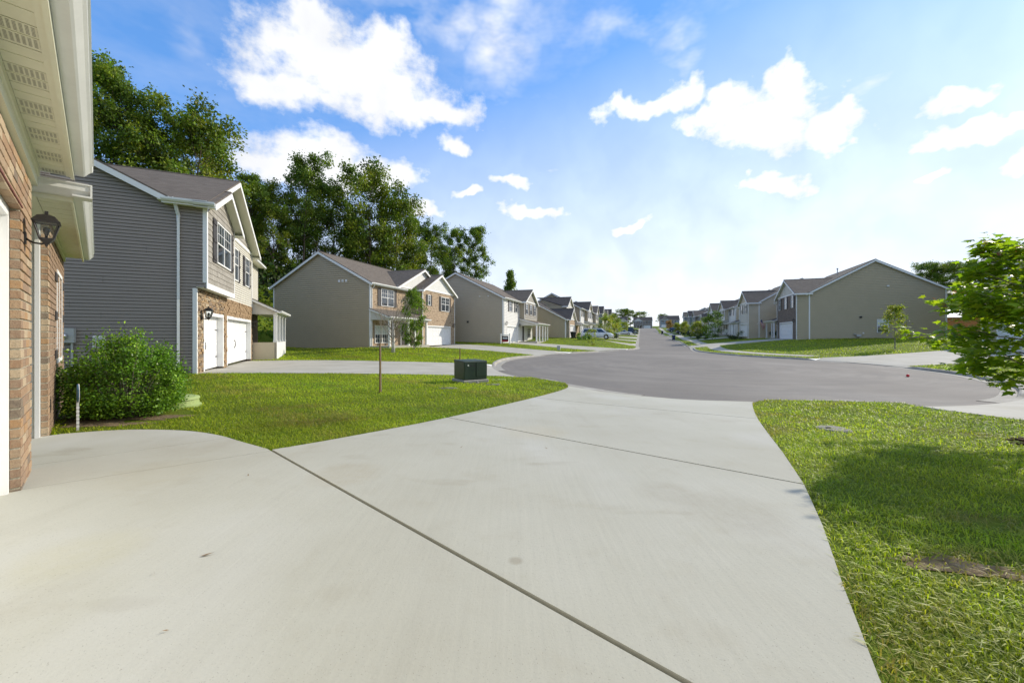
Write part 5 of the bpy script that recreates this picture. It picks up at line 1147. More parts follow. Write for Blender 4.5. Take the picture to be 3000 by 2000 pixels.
# dark understorey that closes the wood towards the ground
def understorey():
    n = 46000; x = rng.uniform(-62, -4, n); y = rng.uniform(16, 84, n); z = H(x, y)
    back = (x+24.5)*(-.78)+(y-44)*.62           # how far behind the foot of the bank
    keep = (z > 4.2) & (back > 1) ; x, y, z = x[keep], y[keep], z[keep]; m = len(x)
    hh = np.abs(rng.normal(0, 1, m))*1.6+rng.uniform(0, 4.0, m)*(np.sin(x*.9)*np.cos(y*.7)+1)*.55
    c = pick_cols(rng, m, [(.035,.062,.014), (.05,.085,.018), (.03,.05,.014)]); s = rng.uniform(.35, .8, m)
    o = mobj('undergrowth', leaf_mesh('undergrowth', np.stack([x, y, z+hh], 1), s, c, rng), 'leaf_forest'); tag(o, 'dark undergrowth filling the wood between the trunks', 'undergrowth', kind='stuff')
    # knee-high growth on the open bank
    n = 30000; x = rng.uniform(-44, -8, n); y = rng.uniform(18, 72, n); z = H(x, y); keep = (z > .9) & (z < 7.5) & (x < -18); x, y, z = x[keep], y[keep], z[keep]; m = len(x)
    c = pick_cols(rng, m, [(.12,.19,.025), (.16,.22,.03), (.09,.15,.02)]); o = mobj('bank_growth', leaf_mesh('bank_growth', np.stack([x, y, z+rng.uniform(0, .5, m)], 1), rng.uniform(.2, .5, m), c, rng), 'leaf_young'); tag(o, 'bright green weeds covering the bank behind the left houses', 'weeds', kind='stuff')
understorey()
cone = proto(71, 9, 4.0, .08, 20, .36, 60, FOREST, prof=lambda t: 1.05-t, clump=.6, trunk=.14)
tree_obj('cone_tree', cone, (-.6, 112, h(-.6, 112)), (1.25, 1.25, 1.62), 0, 'lone cone-shaped tree rising behind the third house roof', None, cat='tree')
# distant trees: end of the street and the hill on the right
DT = [(92, 330, 24, 0), (99, 333, 22, 2), (84, 334, 20, 4), (120, 320, 19, 0), (55, 300, 21, 2), (46, 300, 20, 1), (36, 250, 20, 4), (28, 215, 17, 0), (108, 338, 21, 2)]; _dr = ranks(DT)
for i, (x, y, top, k) in enumerate(DT):
    z = h(x, y)-.3; s = (top-z)/(19, 21, 18, 20, 17)[k]; tree_obj('distant_tree', FP[k], (x, y, z), (s*1.5, s*1.5, s), i*1.3, _dr[i]+' from the left of the small trees beyond the far end of the street', 'distant trees beyond the street')
HT = [(158, 138, 26, 2), (166, 141, 24, 0), (172, 138, 26, 2), (154, 146, 28, 1), (162, 150, 27, 2), (180, 145, 27, 0), (190, 148, 28, 2), (200, 150, 26, 0), (160, 130, 20, 4), (171, 131, 20, 2)]; _hr = ranks(HT)
for i, (x, y, top, k) in enumerate(HT):
    z = h(x, y)-.3; s = (top-z)/(19, 21, 18, 20, 17)[k]; tree_obj('hill_tree', FP[k], (x, y, z), (s*1.35, s*1.35, s), i*1.1, _hr[i]+' from the left of the trees on the distant hill at right', 'trees on the far hill at right')
# young trees on the lawns
YP = [(.24,.27,.035), (.30,.32,.04), (.18,.23,.03), (.34,.33,.06)]; YG = [(.09,.16,.02), (.12,.20,.022), (.17,.25,.026)]
def young(seed, Hh_, w, base, n, leaf, per, pal, name, loc, label, prof=None, trunk=.03, clump=.28, group=None, rz=0, mats=('bark_grey', 'leaf_young')):
    return tree_obj(name, proto(seed, Hh_, w, base, n, leaf, per, pal, trunk=trunk, prof=prof, clump=clump, lean=.01), (loc[0], loc[1], h(*loc)), 1, rz, label, group, mats)
def gz(px, py, it=6):
    k = (px-1500)/1167; z = 0.0
    for _ in range(60):
        Y = (1.25-z)*1167/(py-985); z = .5*z+.5*h(k*Y, Y)
    return (k*Y, Y)
young(81, 3.5, 2.0, .28, 20, .13, 26, YP, 'young_tree', (31.35, 32.6), 'young yellow-leaved tree on the lawn before the big gabled house', lambda t: 1.05-t*.9, .05, .26)
young(83, 4.9, 1.7, .12, 24, .13, 60, YG+[(.13,.20,.03)], 'column_tree', (-8.0, 32.6), 'dense column-shaped young tree before the brick house door', lambda t: math.sin((t*.85+.12)*math.pi)**.7, .05, .3)
young(85, 2.2, 1.2, .1, 12, .11, 20, YP, 'sapling', (10.8, 54.0), 'small sapling on the lawn left of the white minivan', None, .02, .22)
SG = 'street trees on the left lawns'
for sd_, lc, Hh_, w, lb in ((91, (17.4, 74.5), 4.2, 3.4, 'bushy yellow-green street tree right of the white minivan'), (92, (21.0, 82), 4.8, 2.6, 'second street tree on the left, taller and narrower'), (93, (26.5, 101), 3.4, 2.6, 'third street tree on the left beyond the white sedan'), (94, (35, 124), 3.8, 2.4, 'farthest street tree on the left lawns')):
    young(sd_, Hh_, w, .15, 18, .2, 34, YP+YG[1:], 'street_tree', lc, lb, None, .06, .45, SG)
for sd_, lc, Hh_, w, lb, pl in ((95, (36.2, 72.0), 4.3, 3.4, 'dark bushy street tree before the third right house', YG+[(.06,.10,.03)]), (96, (41.0, 88), 3.2, 2.4, 'second street tree on the right, pale green', YP), (97, (48.5, 112), 3.4, 2.2, 'third street tree on the right, yellowish and slim', YP), (98, (56, 135), 3.2, 2.2, 'fourth street tree on the right near the parked cars', YP), (99, (69.5, 176), 3.6, 2.6, 'reddish small street tree far up the right side', [(.30,.14,.04), (.24,.16,.04)])):
    young(sd_, Hh_, w, .12, 20, .2, 40, pl, 'street_tree', lc, lb, None, .07, .5, 'street trees on the right lawns')
# bare multi-stemmed tree with a pale trunk
def bare_tree():
    x, y = -8.75, 29.3; r = empty('bare_tree', (x, y, h(x, y)), 0, 'leafless pale-barked tree with upright twigs on the brick house lawn', 'tree')
    mb = MB(); mb.tube([(0, 0, -.1), (.02, 0, .8), (.0, .02, 1.5), (.03, 0, 2.6)], [.14, .115, .095, .06], 8); mb.build('trunk', 'bark_birch', r, smooth=True)
    b = MB(); rg = np.random.default_rng(5)
    for i in range(46):
        z0 = rg.uniform(.5, 2.2); a = rg.uniform(0, 6.28); L = rg.uniform(1.2, 2.9); sp = rg.uniform(.25, .75); o = Vector((0, 0, z0))
        e = o+Vector((math.cos(a)*L*sp, math.sin(a)*L*sp, L*(1-sp*.45))); m_ = o.lerp(e, .5)+Vector((math.cos(a)*L*.1, math.sin(a)*L*.1, -.06*L)); b.tube([o, m_, e], [.020, .013, .006], 4, False)
        for q in range(3):
            f = rg.uniform(.45, .95); s = m_.lerp(e, f); a2 = a+rg.normal()*.9; b.tube([s, s+Vector((math.cos(a2)*.35, math.sin(a2)*.35, .5))*rg.uniform(.5, 1)], [.009, .004], 3, False)
    b.build('branch', 'bark_grey', r)
bare_tree()
# shrubs at the houses
def shrub(name, loc, R_, Hh_, n, leaf, pal, label, seed, twig=True, mat='leaf_bush', group=None, squash=(1, 1)):
    rg = np.random.default_rng(seed); r = empty(name, (loc[0], loc[1], h(*loc)), 0, label, 'shrub', group); mb = MB(); P = []; C = []; O = []
    ns = max(10, n//130)
    for i in range(ns):
        a = rg.uniform(0, 6.28); el = math.asin(rg.uniform(.02, .99)); rr = R_*rg.uniform(.82, 1.05)*(1+.14*math.sin(3*a+seed)+.08*math.sin(7*a))
        zz = Hh_*math.sin(el)*rg.uniform(.85, 1.12)*(1+.08*math.sin(5*a)); rr *= min(1.0, .55+1.3*zz/Hh_)
        e = Vector((math.cos(a)*math.cos(el)*rr*squash[0], math.sin(a)*math.cos(el)*rr*squash[1], max(.16*Hh_, zz)))
        o = Vector((math.cos(a)*.1*R_, math.sin(a)*.1*R_, 0)); m_ = Vector((e.x*.55, e.y*.55, e.z*.42+.05))
        if twig: mb.tube([o, m_, e], [.011, .007, .003], 4, False)
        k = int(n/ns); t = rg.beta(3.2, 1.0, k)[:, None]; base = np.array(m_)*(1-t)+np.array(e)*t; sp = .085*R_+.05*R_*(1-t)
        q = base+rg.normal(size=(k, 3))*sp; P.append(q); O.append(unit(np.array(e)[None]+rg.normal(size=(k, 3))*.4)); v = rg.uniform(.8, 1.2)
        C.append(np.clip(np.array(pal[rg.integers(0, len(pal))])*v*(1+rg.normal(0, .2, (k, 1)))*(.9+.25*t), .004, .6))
    P = np.concatenate(P); C = np.concatenate(C); O = np.concatenate(O); P[:, 2] = np.maximum(P[:, 2], .06)
    if twig: mb.build('stem', 'bark_grey', r)
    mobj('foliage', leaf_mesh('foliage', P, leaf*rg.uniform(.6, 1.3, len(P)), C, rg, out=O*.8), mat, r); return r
BG = [(.11,.23,.022), (.15,.28,.026), (.08,.165,.018), (.20,.32,.03), (.13,.23,.022)]
shrub('round_shrub', (-6.12, 6.35), .88, 1.22, 25000, .043, BG, 'large rounded green shrub by the brick wall in the left foreground', 3, squash=(1.0, .85))
shrub('porch_shrub', (11.0, 61.2), 1.3, 1.1, 900, .16, BG, 'spreading shrub at the end of the third house porch', 4, False)
shrub('porch_shrub', (11.6, 66.5), .9, .9, 600, .15, BG, 'small round shrub behind the white minivan', 5, False)
for sd_, x, y, R_, lb in ((6, 36.2, 63.5, 1.6, 'dark shrub before the porch with the flag'), (7, 40.3, 60.5, 1.2, 'dark shrub beside the tan wall right of the flag'), (8, 36.5, 76.5, 1.2, 'flowering shrub by the third right house porch'), (9, 41.5, 91, 1.1, 'dark shrub in front of the fourth right house'), (10, 45.5, 104, 1.0, 'small shrub far up the right lawns')):
    shrub('house_shrub', (x, y), R_, R_*.9, 800, .17, [(.03,.055,.02), (.045,.075,.02)], lb, sd_, False)
# maple at the right edge: individual lobed leaves
def maple():
    tx, ty = 6.78, 4.98; z0 = h(tx, ty); r = empty('maple_tree', (tx, ty, z0), 0, 'young maple with big lobed leaves and reddish tips at the right edge', 'tree')
    rg = np.random.default_rng(17); mb = MB(); tips = []
    mb.tube([(0, 0, -.1), (.02, .01, .8), (-.02, .0, 1.6), (.0, .03, 2.1), (.02, 0, 2.6)], [.045, .038, .03, .02, .008], 8)
    for i in range(44):
        z = .72+1.75*(i/44)**.95; a = i*2.4+rg.normal()*.3; L = (1.16-.42*max(0.0, z-1.05)-.5*max(0.0, 1.0-z))*rg.uniform(.7, 1.1); o = Vector((0, 0, z)); e = o+Vector((math.cos(a)*L, math.sin(a)*L, L*rg.uniform(.25, .65)))
        m_ = o.lerp(e, .5)+Vector((0, 0, -.06)); mb.tube([o, m_, e], [.012, .008, .003], 5, False)
        for f in np.linspace(.22, 1.0, 9): tips.append((o.lerp(m_, f*2) if f < .5 else m_.lerp(e, f*2-1), a, f, z))
        for q in range(3):
            s = m_.lerp(e, rg.uniform(0, .8)); a2 = a+rg.choice([-1, 1])*rg.uniform(.5, 1.0); l2 = L*rg.uniform(.25, .45); e2 = s+Vector((math.cos(a2)*l2, math.sin(a2)*l2, l2*rg.uniform(.1, .6))); mb.tube([s, e2], [.006, .002], 4, False)
            for f in np.linspace(.3, 1, 5): tips.append((s.lerp(e2, f), a2, max(f, .6), z))
    mb.build('trunk', 'bark_grey', r, smooth=True)
    # lobed outline: base, two low lobes, two side lobes, tip
    half = [(0, 0), (.16, .02), (.42, -.04), (.27, .20), (.56, .40), (.26, .48), (.20, .62), (0, 1.0)]
    out = half+[(-x, y) for x, y in half[-2:0:-1]]; out = np.array(out); nv = len(out); V = []; F = []; C = []; n = 0
    for (p, a, f, z) in tips:
        for q in range(7):
            s = rg.uniform(.07, .12); az = a+rg.normal()*1.0; pit = rg.uniform(-.75, .15); d = Vector((math.cos(az)*math.cos(pit), math.sin(az)*math.cos(pit), math.sin(pit))); up = Vector((rg.normal()*.4, rg.normal()*.4, 1)).normalized()
            sd2 = d.cross(up).normalized(); nn = sd2.cross(d); o = Vector(p)+Vector(rg.normal(size=3)*.05)
            st = o; b = o+d*s*.45+Vector((0, 0, -.01))
            L_ = np.array(b)[None]+out[:, :1]*s*np.array(sd2)+out[:, 1:]*s*np.array(d)+(-np.abs(out[:, :1])*.28+.12*out[:, 1:]*(1-out[:, 1:]))*s*np.array(nn)
            ctr = np.array(b+d*s*.38); V.append(np.vstack([ctr[None], L_])); F += [(n, n+1+i, n+1+(i+1) % nv) for i in range(nv)]; n += nv+1
            young_ = f > .93 and rg.random() < .16 and z > 1.5
            c = np.array((.20,.07,.03)) if young_ else np.array([(.23,.33,.024), (.29,.38,.028), (.16,.25,.02), (.33,.39,.034)][rg.integers(0, 4)])*rg.uniform(.75, 1.2); C.append(np.repeat(c[None], nv+1, 0))
    me = np_mesh('crown', np.vstack(V), np.array(F), np.vstack(C), 3); mobj('crown', me, 'leaf_maple', r)
    mu = MB(); rg2 = random.Random(3)
    for i in range(60):
        a = rg2.uniform(0, 6.28); d = rg2.uniform(0, .42); s = rg2.uniform(.015, .045); x, y, z = math.cos(a)*d, math.sin(a)*d, .02+.06*(1-d/.45); mu.hexa([(x+s*dx_*rg2.uniform(.5, 1.6), y+s*dy_*rg2.uniform(.5, 1.3), z+s*dz_*.7) for dz_ in (-.5, .5) for dx_, dy_ in ((-1, -1), (1, -1), (1, 1), (-1, 1))])
    mm = mu.build('mulch', 'mulch', None, 'stuff'); mm.location = (tx, ty, z0); tag(mm, 'ring of dark mulch at the foot of the maple', 'mulch')
maple()
# ------------------------------------------------------------------ grass
def soil_patch(label, x, y, a, b, rz, seed):
    rg = random.Random(seed); n = 26; m = MB(); c, s = math.cos(rz), math.sin(rz); pts = []
    for i in range(n):
        t = 2*math.pi*i/n; k = 1+.28*math.sin(3*t+seed)+rg.uniform(-.4, .35); u, v = math.cos(t)*a*k, math.sin(t)*b*k; px, py = x+c*u-s*v, y+s*u+c*v; pts.append((px, py, h(px, py)+.004))
    m.add([(x, y, h(x, y)+.012)]+pts, [(0, 1+i, 1+(i+1) % n) for i in range(n)]); o = m.build('soil_patch', 'bare_soil', None, 'stuff'); tag(o, label, 'soil')
soil_patch('long bare soil patch in the right foreground lawn', 2.5, 2.17, .33, .10, -.35, 3); soil_patch('small worn spot beside the round iron lid', 4.55, 6.55, .22, .09, .1, 8)
soil_patch('reddish bare soil at the foot of the large shrub', -5.45, 5.75, .28, .10, .2, 9); soil_patch('dark bare bed under the large shrub by the wall', -6.15, 6.05, .95, .5, .1, 12)
FOOT = []
def grass():
    rg = np.random.default_rng(4)
    def scatter(n, r0, r1, p):      # distance distribution with density falling as r^-p, inside the view wedge
        u = rg.random(n); q = 2-p
        r = (r0**q+u*(r1**q-r0**q))**(1/q) if abs(q) > 1e-3 else r0*(r1/r0)**u
        a = rg.uniform(-R(58), R(58), n); return r*np.sin(a), r*np.cos(a), r
    X = []; Y = []; D = []
    for n, r0, r1, p in ((150000, .9, 7, .7), (210000, 7, 30, 1.6), (150000, 30, 80, 1.3)):
        a, b, c = scatter(n, r0, r1, p); X.append(a); Y.append(b); D.append(c)
    ed = np.array(DR['near']+[DR['near'][0]]); sl = np.hypot(*(ed[1:]-ed[:-1]).T); pk = rg.choice(len(sl), 9000, p=sl/sl.sum()); tt = rg.random(9000)[:, None]; ep = ed[pk]*(1-tt)+ed[pk+1]*tt+rg.normal(0, .022, (9000, 2)); X.append(ep[:, 0]); Y.append(ep[:, 1]); D.append(np.hypot(ep[:, 0], ep[:, 1]))
    x = np.concatenate(X); y = np.concatenate(Y); d = np.concatenate(D); k = y > .3
    for pl in [ROAD, WALK]+list(DR.values()): k &= ~inpoly(x, y, pl)
    for pl in FOOTPRINTS: k &= ~inpoly(x, y, pl)
    dk = segdist(x, y, kline, False); k &= dk > .05
    k &= ~((np.hypot(x-6.78, y-4.98) < .4) & (rg.random(len(x)) < .85)) & ~(np.hypot((x+5.9), (y-6.2)) < .75)
    x, y, d = x[k], y[k], d[k]; n = len(x)
    def vn(x, y, s, ph): return np.sin(x*s+ph)*np.cos(y*s*1.13+ph*2)+.5*np.sin((x+y)*s*2.3+ph)+.35*np.cos((x-1.7*y)*s*4.1+ph*3)
    dry = vn(x, y, .9, 1.3)+vn(x, y, 2.6, 4)*.5; bare = vn(x, y, 1.35, 2.2)
    near_bare = np.exp(-(((x-2.5)/.5)**2+((y-2.15)/.2)**2))*2.4+np.exp(-(((x-3.3)/.5)**2+((y-2.75)/.15)**2))*1.5
    kk = rg.random(n) > np.clip((bare+near_bare*1.1-1.35)*1.2, 0, .62); x, y, d, dry, near_bare = x[kk], y[kk], d[kk], dry[kk], near_bare[kk]; n = len(x)
    de = np.minimum(segdist(x, y, DR['near']), segdist(x, y, DR['h1'])+.02); kk = (de > .05*rg.random(n)) & ~((de < .09) & (rg.random(n) < .35)); x, y, d, dry, near_bare, de = x[kk], y[kk], d[kk], dry[kk], near_bare[kk], de[kk]; n = len(x); dry = dry+np.clip(1-de/.12, 0, 1)*1.3
    z = H(x, y); sc = np.clip(d/5.0, 1, 6.5)
    L = rg.uniform(.028, .062, n)*np.where(d < 6, 1.0, 1+.10*(sc-1))*(1+.25*vn(x, y, 3.1, .7)*.4); w = rg.uniform(.0035, .0065, n)*sc*.95
    L = np.where(d > 7, L*np.clip(.9+.06*sc, 1, 1.6), L)
    az = rg.uniform(0, 6.283, n); lean = rg.uniform(.5, 1.7, n)
    dx, dy = np.cos(az), np.sin(az); px, py = -dy, dx
    b = np.stack([x, y, z-.004], 1); mid = b+np.stack([dx*L*.35*lean, dy*L*.35*lean, L*.62], 1); tip = b+np.stack([dx*L*lean, dy*L*lean, L*(1.0-.32*lean)], 1); sd2 = np.stack([px, py, px*0], 1)*w[:, None]*.5
    V = np.stack([b-sd2*.8, b+sd2*.8, mid+sd2, tip, mid-sd2], 1).reshape(-1, 3); F = (np.arange(n)*5)[:, None]+np.array([[0, 1, 2, 4]]); F2 = (np.arange(n)*5)[:, None]+np.array([[4, 2, 3, 3]])
    pal = np.array([(.31,.39,.018), (.37,.43,.022), (.23,.32,.016), (.42,.45,.03)]); c = pal[rg.integers(0, 4, n)]*(1+rg.normal(0, .16, (n, 1)))
    t = np.clip((dry-.35)*.75+near_bare*.7, 0, .85)[:, None]*(rg.random((n, 1)) < .8); c = c*(1-t)+np.array((.34,.27,.07))*t
    c = c*(1+.20*vn(x, y, .45, 3.0)+.12*vn(x, y, 2.1, 1.0))[:, None]; gr_ = np.clip(vn(x, y, .7, 5.0)-.5, 0, 1)[:, None]*.6; c = c*(1-gr_)+c*np.array((.62,.86,1.1))*gr_
    # quads + tip triangles
    me = bpy.data.meshes.new('lawn_grass'); Vf = V.astype(np.float32); nq = n
    lv = np.concatenate([F.reshape(-1), ((np.arange(n)*5)[:, None]+np.array([[4, 2, 3]])).reshape(-1)]).astype(np.int32)
    me.vertices.add(len(Vf)); me.vertices.foreach_set('co', Vf.ravel()); me.loops.add(len(lv)); me.loops.foreach_set('vertex_index', lv)
    me.polygons.add(2*n); me.polygons.foreach_set('loop_start', np.concatenate([np.arange(n)*4, 4*n+np.arange(n)*3]).astype(np.int32)); me.update(calc_edges=True)
    at = me.attributes.new('col', 'FLOAT_COLOR', 'POINT'); c4 = np.ones((len(Vf), 4), np.float32); c4[:, :3] = np.clip(np.repeat(c, 5, 0), .005, .6); at.data.foreach_set('color', c4.ravel())
    o = mobj('lawn_grass', me, 'grass_blade'); tag(o, 'short green grass blades covering the lawns', 'grass', kind='stuff')
    print('grass blades', n)
def rect(o, ang, x0, x1, y0, y1):
    c, s = math.cos(ang), math.sin(ang); return [(o[0]+c*a-s*b, o[1]+s*a+c*b) for a, b in ((x0, y0), (x1, y0), (x1, y1), (x0, y1))]
FOOTPRINTS = [rect((0, 0), math.atan2(.6927, -.7213), -2, 11, .42, 11), rect((-11.84, 15.25), math.atan2(.9149, -.4037), -.8, 9.6, 0, 10.5), rect((-11.84, 15.25), math.atan2(.9149, -.4037), 9.6, 14.6, -1.3, 10.5), rect((-12.06, 33.9), AL, 0, 13.6, -1.9, 10.7), rect((-1.07, 47.7), AL, 0, 13.5, -2.6, 12), rect((8.6, 64), AL, 0, 14, -1.5, 14), rect(tuple(near_c+rx*14+rn*1.2), AR, 0, 14, -1.2, 12.3)]
grass()
# ------------------------------------------------------------------ vehicles
def car(name, label, loc, heading, paint, kind='sedan', group=None, cat='car'):
    """x forward; heading = world direction of the nose"""
    S = dict(sedan=dict(L=4.7, w=.91, belt=.92, roof=1.44, hood=.88, trunk=1.0, cab=(-1.75, -1.05, .35, 1.15), wb=2.75, r=.33),
             van=dict(L=5.1, w=.98, belt=1.05, roof=1.76, hood=.98, trunk=1.10, cab=(-2.45, -2.15, .75, 1.75), wb=3.05, r=.36),
             suv=dict(L=4.7, w=.95, belt=1.10, roof=1.76, hood=1.08, trunk=1.15, cab=(-2.2, -1.95, .30, 1.0), wb=2.75, r=.38),
             jeep=dict(L=4.2, w=.93, belt=1.18, roof=1.84, hood=1.15, trunk=1.18, cab=(-1.95, -1.9, .42, .62), wb=2.6, r=.42),
             pickup=dict(L=5.6, w=.98, belt=1.15, roof=1.88, hood=1.15, trunk=1.15, cab=(-.75, -.55, .75, 1.35), wb=3.5, r=.40))[kind]
    z = h(loc[0], loc[1])+.03; root = empty(name, (loc[0], loc[1], z), math.atan2(heading[1], heading[0]), label, cat, group)
    L, w, r = S['L'], S['w'], S['r']; x0, x1 = -L/2, L/2; c0, c1, c2, c3 = S['cab']; ax = (-S['wb']/2-.05, S['wb']/2-.05); lo = .28
    xs = sorted(set([x0, x0+.08, x0+.25, c0, c3, x1-.9, x1-.35, x1-.1, x1]+[a+s*q for a in ax for s in (-1, 1) for q in (r*1.18, r*1.02, r*.72, r*.3)]))
    def top(x):
        if x < c0: return S['trunk'] if x > x0+.1 else S['trunk']-.08
        if x > c3: t = (x-c3)/(x1-c3); return S['belt']+(S['hood']-S['belt'])*min(1, t*1.5)-.30*max(0, (t-.6)/.4)**1.5
        return S['belt']
    def bot(x):
        b = lo if x0+.1 < x < x1-.1 else lo+.10
        for a in ax:
            d = abs(x-a)
            if d < r*1.18: b = max(b, r+math.sqrt(max(0, (r*1.18)**2-d*d)))
        return b
    def hw(x):
        t = abs(x)/(L/2); return w*(1-.10*max(0, (t-.72)/.28)**2)
    V = []; F = []
    for x in xs:
        b, t, q = bot(x), top(x), hw(x); m = b+(t-b)*.45
        ring = [(-q*.97, b), (-q, m), (-q*.985, t-.09), (-q*.90, t), (0, t+.02), (q*.90, t), (q*.985, t-.09), (q, m), (q*.97, b)]
        V += [(x, a, c) for a, c in ring]
    n = 9
    for i in range(len(xs)-1):
        F += [(i*n+k, i*n+(k+1) % n, (i+1)*n+(k+1) % n, (i+1)*n+k) for k in range(n)]
    F += [tuple(range(n)), tuple((len(xs)-1)*n+k for k in range(n-1, -1, -1))]
    body = MB(); body.add(V, F); B = body.build('body', paint, root)
    B.data.polygons.foreach_set('use_smooth', [True]*len(B.data.polygons))
    zb = S['belt']-.02; zr = S['roof']; wb_ = w*.90; wt = w*.72
    cab = MB(); base = [(c0, zb), (c3, zb)]
    P0 = [(c0, -wb_, zb), (c3, -wb_, zb), (c3, wb_, zb), (c0, wb_, zb)]; P1 = [(c1, -wt, zr), (c2, -wt, zr), (c2, wt, zr), (c1, wt, zr)]
    cab.hexa(P0+P1); cb = cab.build('cabin', paint, root, bevel=.06)
    def lerp(a, b, t): return tuple(a[i]+(b[i]-a[i])*t for i in range(3))
    def glass(a, b, c, d, off, nm):
        g = MB(); off = Vector(off); q = [Vector(p)+off for p in (a, b, c, d)]; g.prism(q, off*-.5); g.build(nm, 'glass_car', cb)
    for sg in (-1, 1):
        b0, b1 = (c0, sg*wb_, zb), (c3, sg*wb_, zb); t0, t1 = (c1, sg*wt, zr), (c2, sg*wt, zr)
        l0, l1 = lerp(b0, t0, .12), lerp(b1, t1, .12); u0, u1 = lerp(b0, t0, .86), lerp(b1, t1, .86)
        nwin = 2 if kind in ('sedan', 'pickup', 'jeep') else 3
        for k in range(nwin):
            a, b = .05+.9*k/nwin+.012, .05+.9*(k+1)/nwin-.012
            glass(lerp(l0, l1, a), lerp(l0, l1, b), lerp(u0, u1, b), lerp(u0, u1, a), (0, sg*.012, .004), 'side_window')
    for (ba, ta, sx, nm) in ((c3, c2, 1, 'windscreen'), (c0, c1, -1, 'rear_window')):
        q = [(ba, -wb_*.9, zb+.06), (ba, wb_*.9, zb+.06), (ta, wt*.9, zr-.06), (ta, -wt*.9, zr-.06)]; glass(q[0], q[1], q[2], q[3], (sx*.03, 0, .02), nm)
    for a in ax:
        for sg in (-1, 1):
            t = MB().lathe([(r*.62, -.10), (r*.93, -.11), (r, -.07), (r, .07), (r*.93, .11), (r*.62, .10)], 18, (a, sg*(w-.12), r), 'y'); wh = t.build('wheel', 'rubber', root, smooth=True)
            rm = MB().lathe([(0, .06), (r*.2, .07), (r*.55, .03), (r*.63, .095)], 12, (0, 0, 0), 'y'); rm.v = [(a+x, sg*(w-.12)+sg*y, r+z) for x, y, z in rm.v]; rm.build('rim', 'chrome', wh)
            for k in range(5):
                an = k*1.2566; m = MB(); m.hexa([(a+math.cos(an+s*.16)*q, sg*(w-.12)+sg*yy, r+math.sin(an+s*.16)*q) for yy in (.05, .085) for q, s in ((r*.15, -1), (r*.6, -1), (r*.6, 1), (r*.15, 1))]); m.build('spoke', 'chrome', wh)
    for sg in (-1, 1):
        y0, y1 = sorted((sg*w*.52, sg*w*.86)); zz = top(x1-.15)-.12
        MB().box(x1-.16, x1-.005, y0, y1, zz-.09, zz+.05).build('headlight', 'head_lamp', root, bevel=.02); zz = top(x0+.2)-.12
        MB().box(x0-.012, x0+.10, y0, y1, zz-.16, zz+.02).build('tail_light', 'tail_lamp', root, bevel=.02)
        m = MB(); m.box(c3-.32, c3-.12, min(sg*w*.93, sg*(w+.16)), max(sg*w*.93, sg*(w+.16)), S['belt']+.0, S['belt']+.15); m.build('mirror', paint, root, bevel=.03)
        for hx in (-.75, .35): MB().box(hx, hx+.16, min(sg*w*.985, sg*(w+.03)), max(sg*w*.985, sg*(w+.03)), S['belt']-.16, S['belt']-.12).build('door_handle', paint, root)
    MB().box(x1-.06, x1+.02, -w*.45, w*.45, .48, .66).build('grille', 'rubber', root); MB().box(x1-.1, x1+.03, -w*.85, w*.85, .30, .44).build('bumper', paint if kind != 'jeep' else 'rubber', root, bevel=.02); MB().box(x0-.03, x0+.1, -w*.85, w*.85, .32, .5).build('bumper', paint, root, bevel=.02)
    if kind == 'van': MB().box(-1.9, .4, -.62, -.58, 1.77, 1.80).box(-1.9, .4, .58, .62, 1.77, 1.80).build('roof_rail', 'black_metal', root)
    if kind == 'jeep':
        MB().lathe([(0, -.1), (.36, -.1), (.38, 0), (.36, .1), (0, .1)], 16, (x0-.12, 0, 1.0), 'x').build('spare_wheel', 'rubber', root)
    return root
nose = RN
b4 = np.array([8.6, 64.0])
car('minivan', 'white minivan with dark windows parked on the drive of the low-eaved house', (13.9, 65.0), nose, 'paint_white', 'van', None, 'van')
b = b4+RD*48; car('sedan', 'white sedan parked nose to the street further up on the left', tuple(b+RD*3.6+RN*7), nose, 'paint_white', 'sedan')
b = b4+RD*64; car('sedan', 'dark navy sedan beyond the white sedan on the left', tuple(b+RD*3+RN*8.5), nose, 'paint_navy', 'sedan'); b = b4+RD*80; car('suv', 'black sport utility car far up on the left drives', tuple(b+RD*3+RN*8.5), nose, 'paint_black', 'suv')
b = b4+RD*32; car('sedan', 'silver car half hidden behind the left street trees', tuple(b+RD*3.6+RN*4.5), nose, 'paint_silver', 'sedan')
b5 = np.array([34, 47.5])
car('jeep', 'black boxy off-road car on the right drives nearest of the parked row', tuple(b5+RD*16.1*3+RD*9-RN*3.5), -nose, 'paint_black', 'jeep'); car('pickup', 'black pickup truck parked on the right beyond the off-road car', tuple(b5+RD*16.1*4+RD*12.5-RN*4.5), nose, 'paint_black', 'pickup', None, 'truck')
car('suv', 'maroon car between the dark vehicles on the right drives', tuple(b5+RD*16.1*5+RD*12.5-RN*4), nose, 'paint_maroon', 'suv'); car('suv', 'navy sport utility car further up the right side', tuple(b5+RD*16.1*6+RD*12.5-RN*5), nose, 'paint_navy', 'suv'); car('sedan', 'farthest parked car on the right, pale silver', tuple(b5+RD*16.1*7+RD*12.5-RN*5), -nose, 'paint_silver', 'sedan')
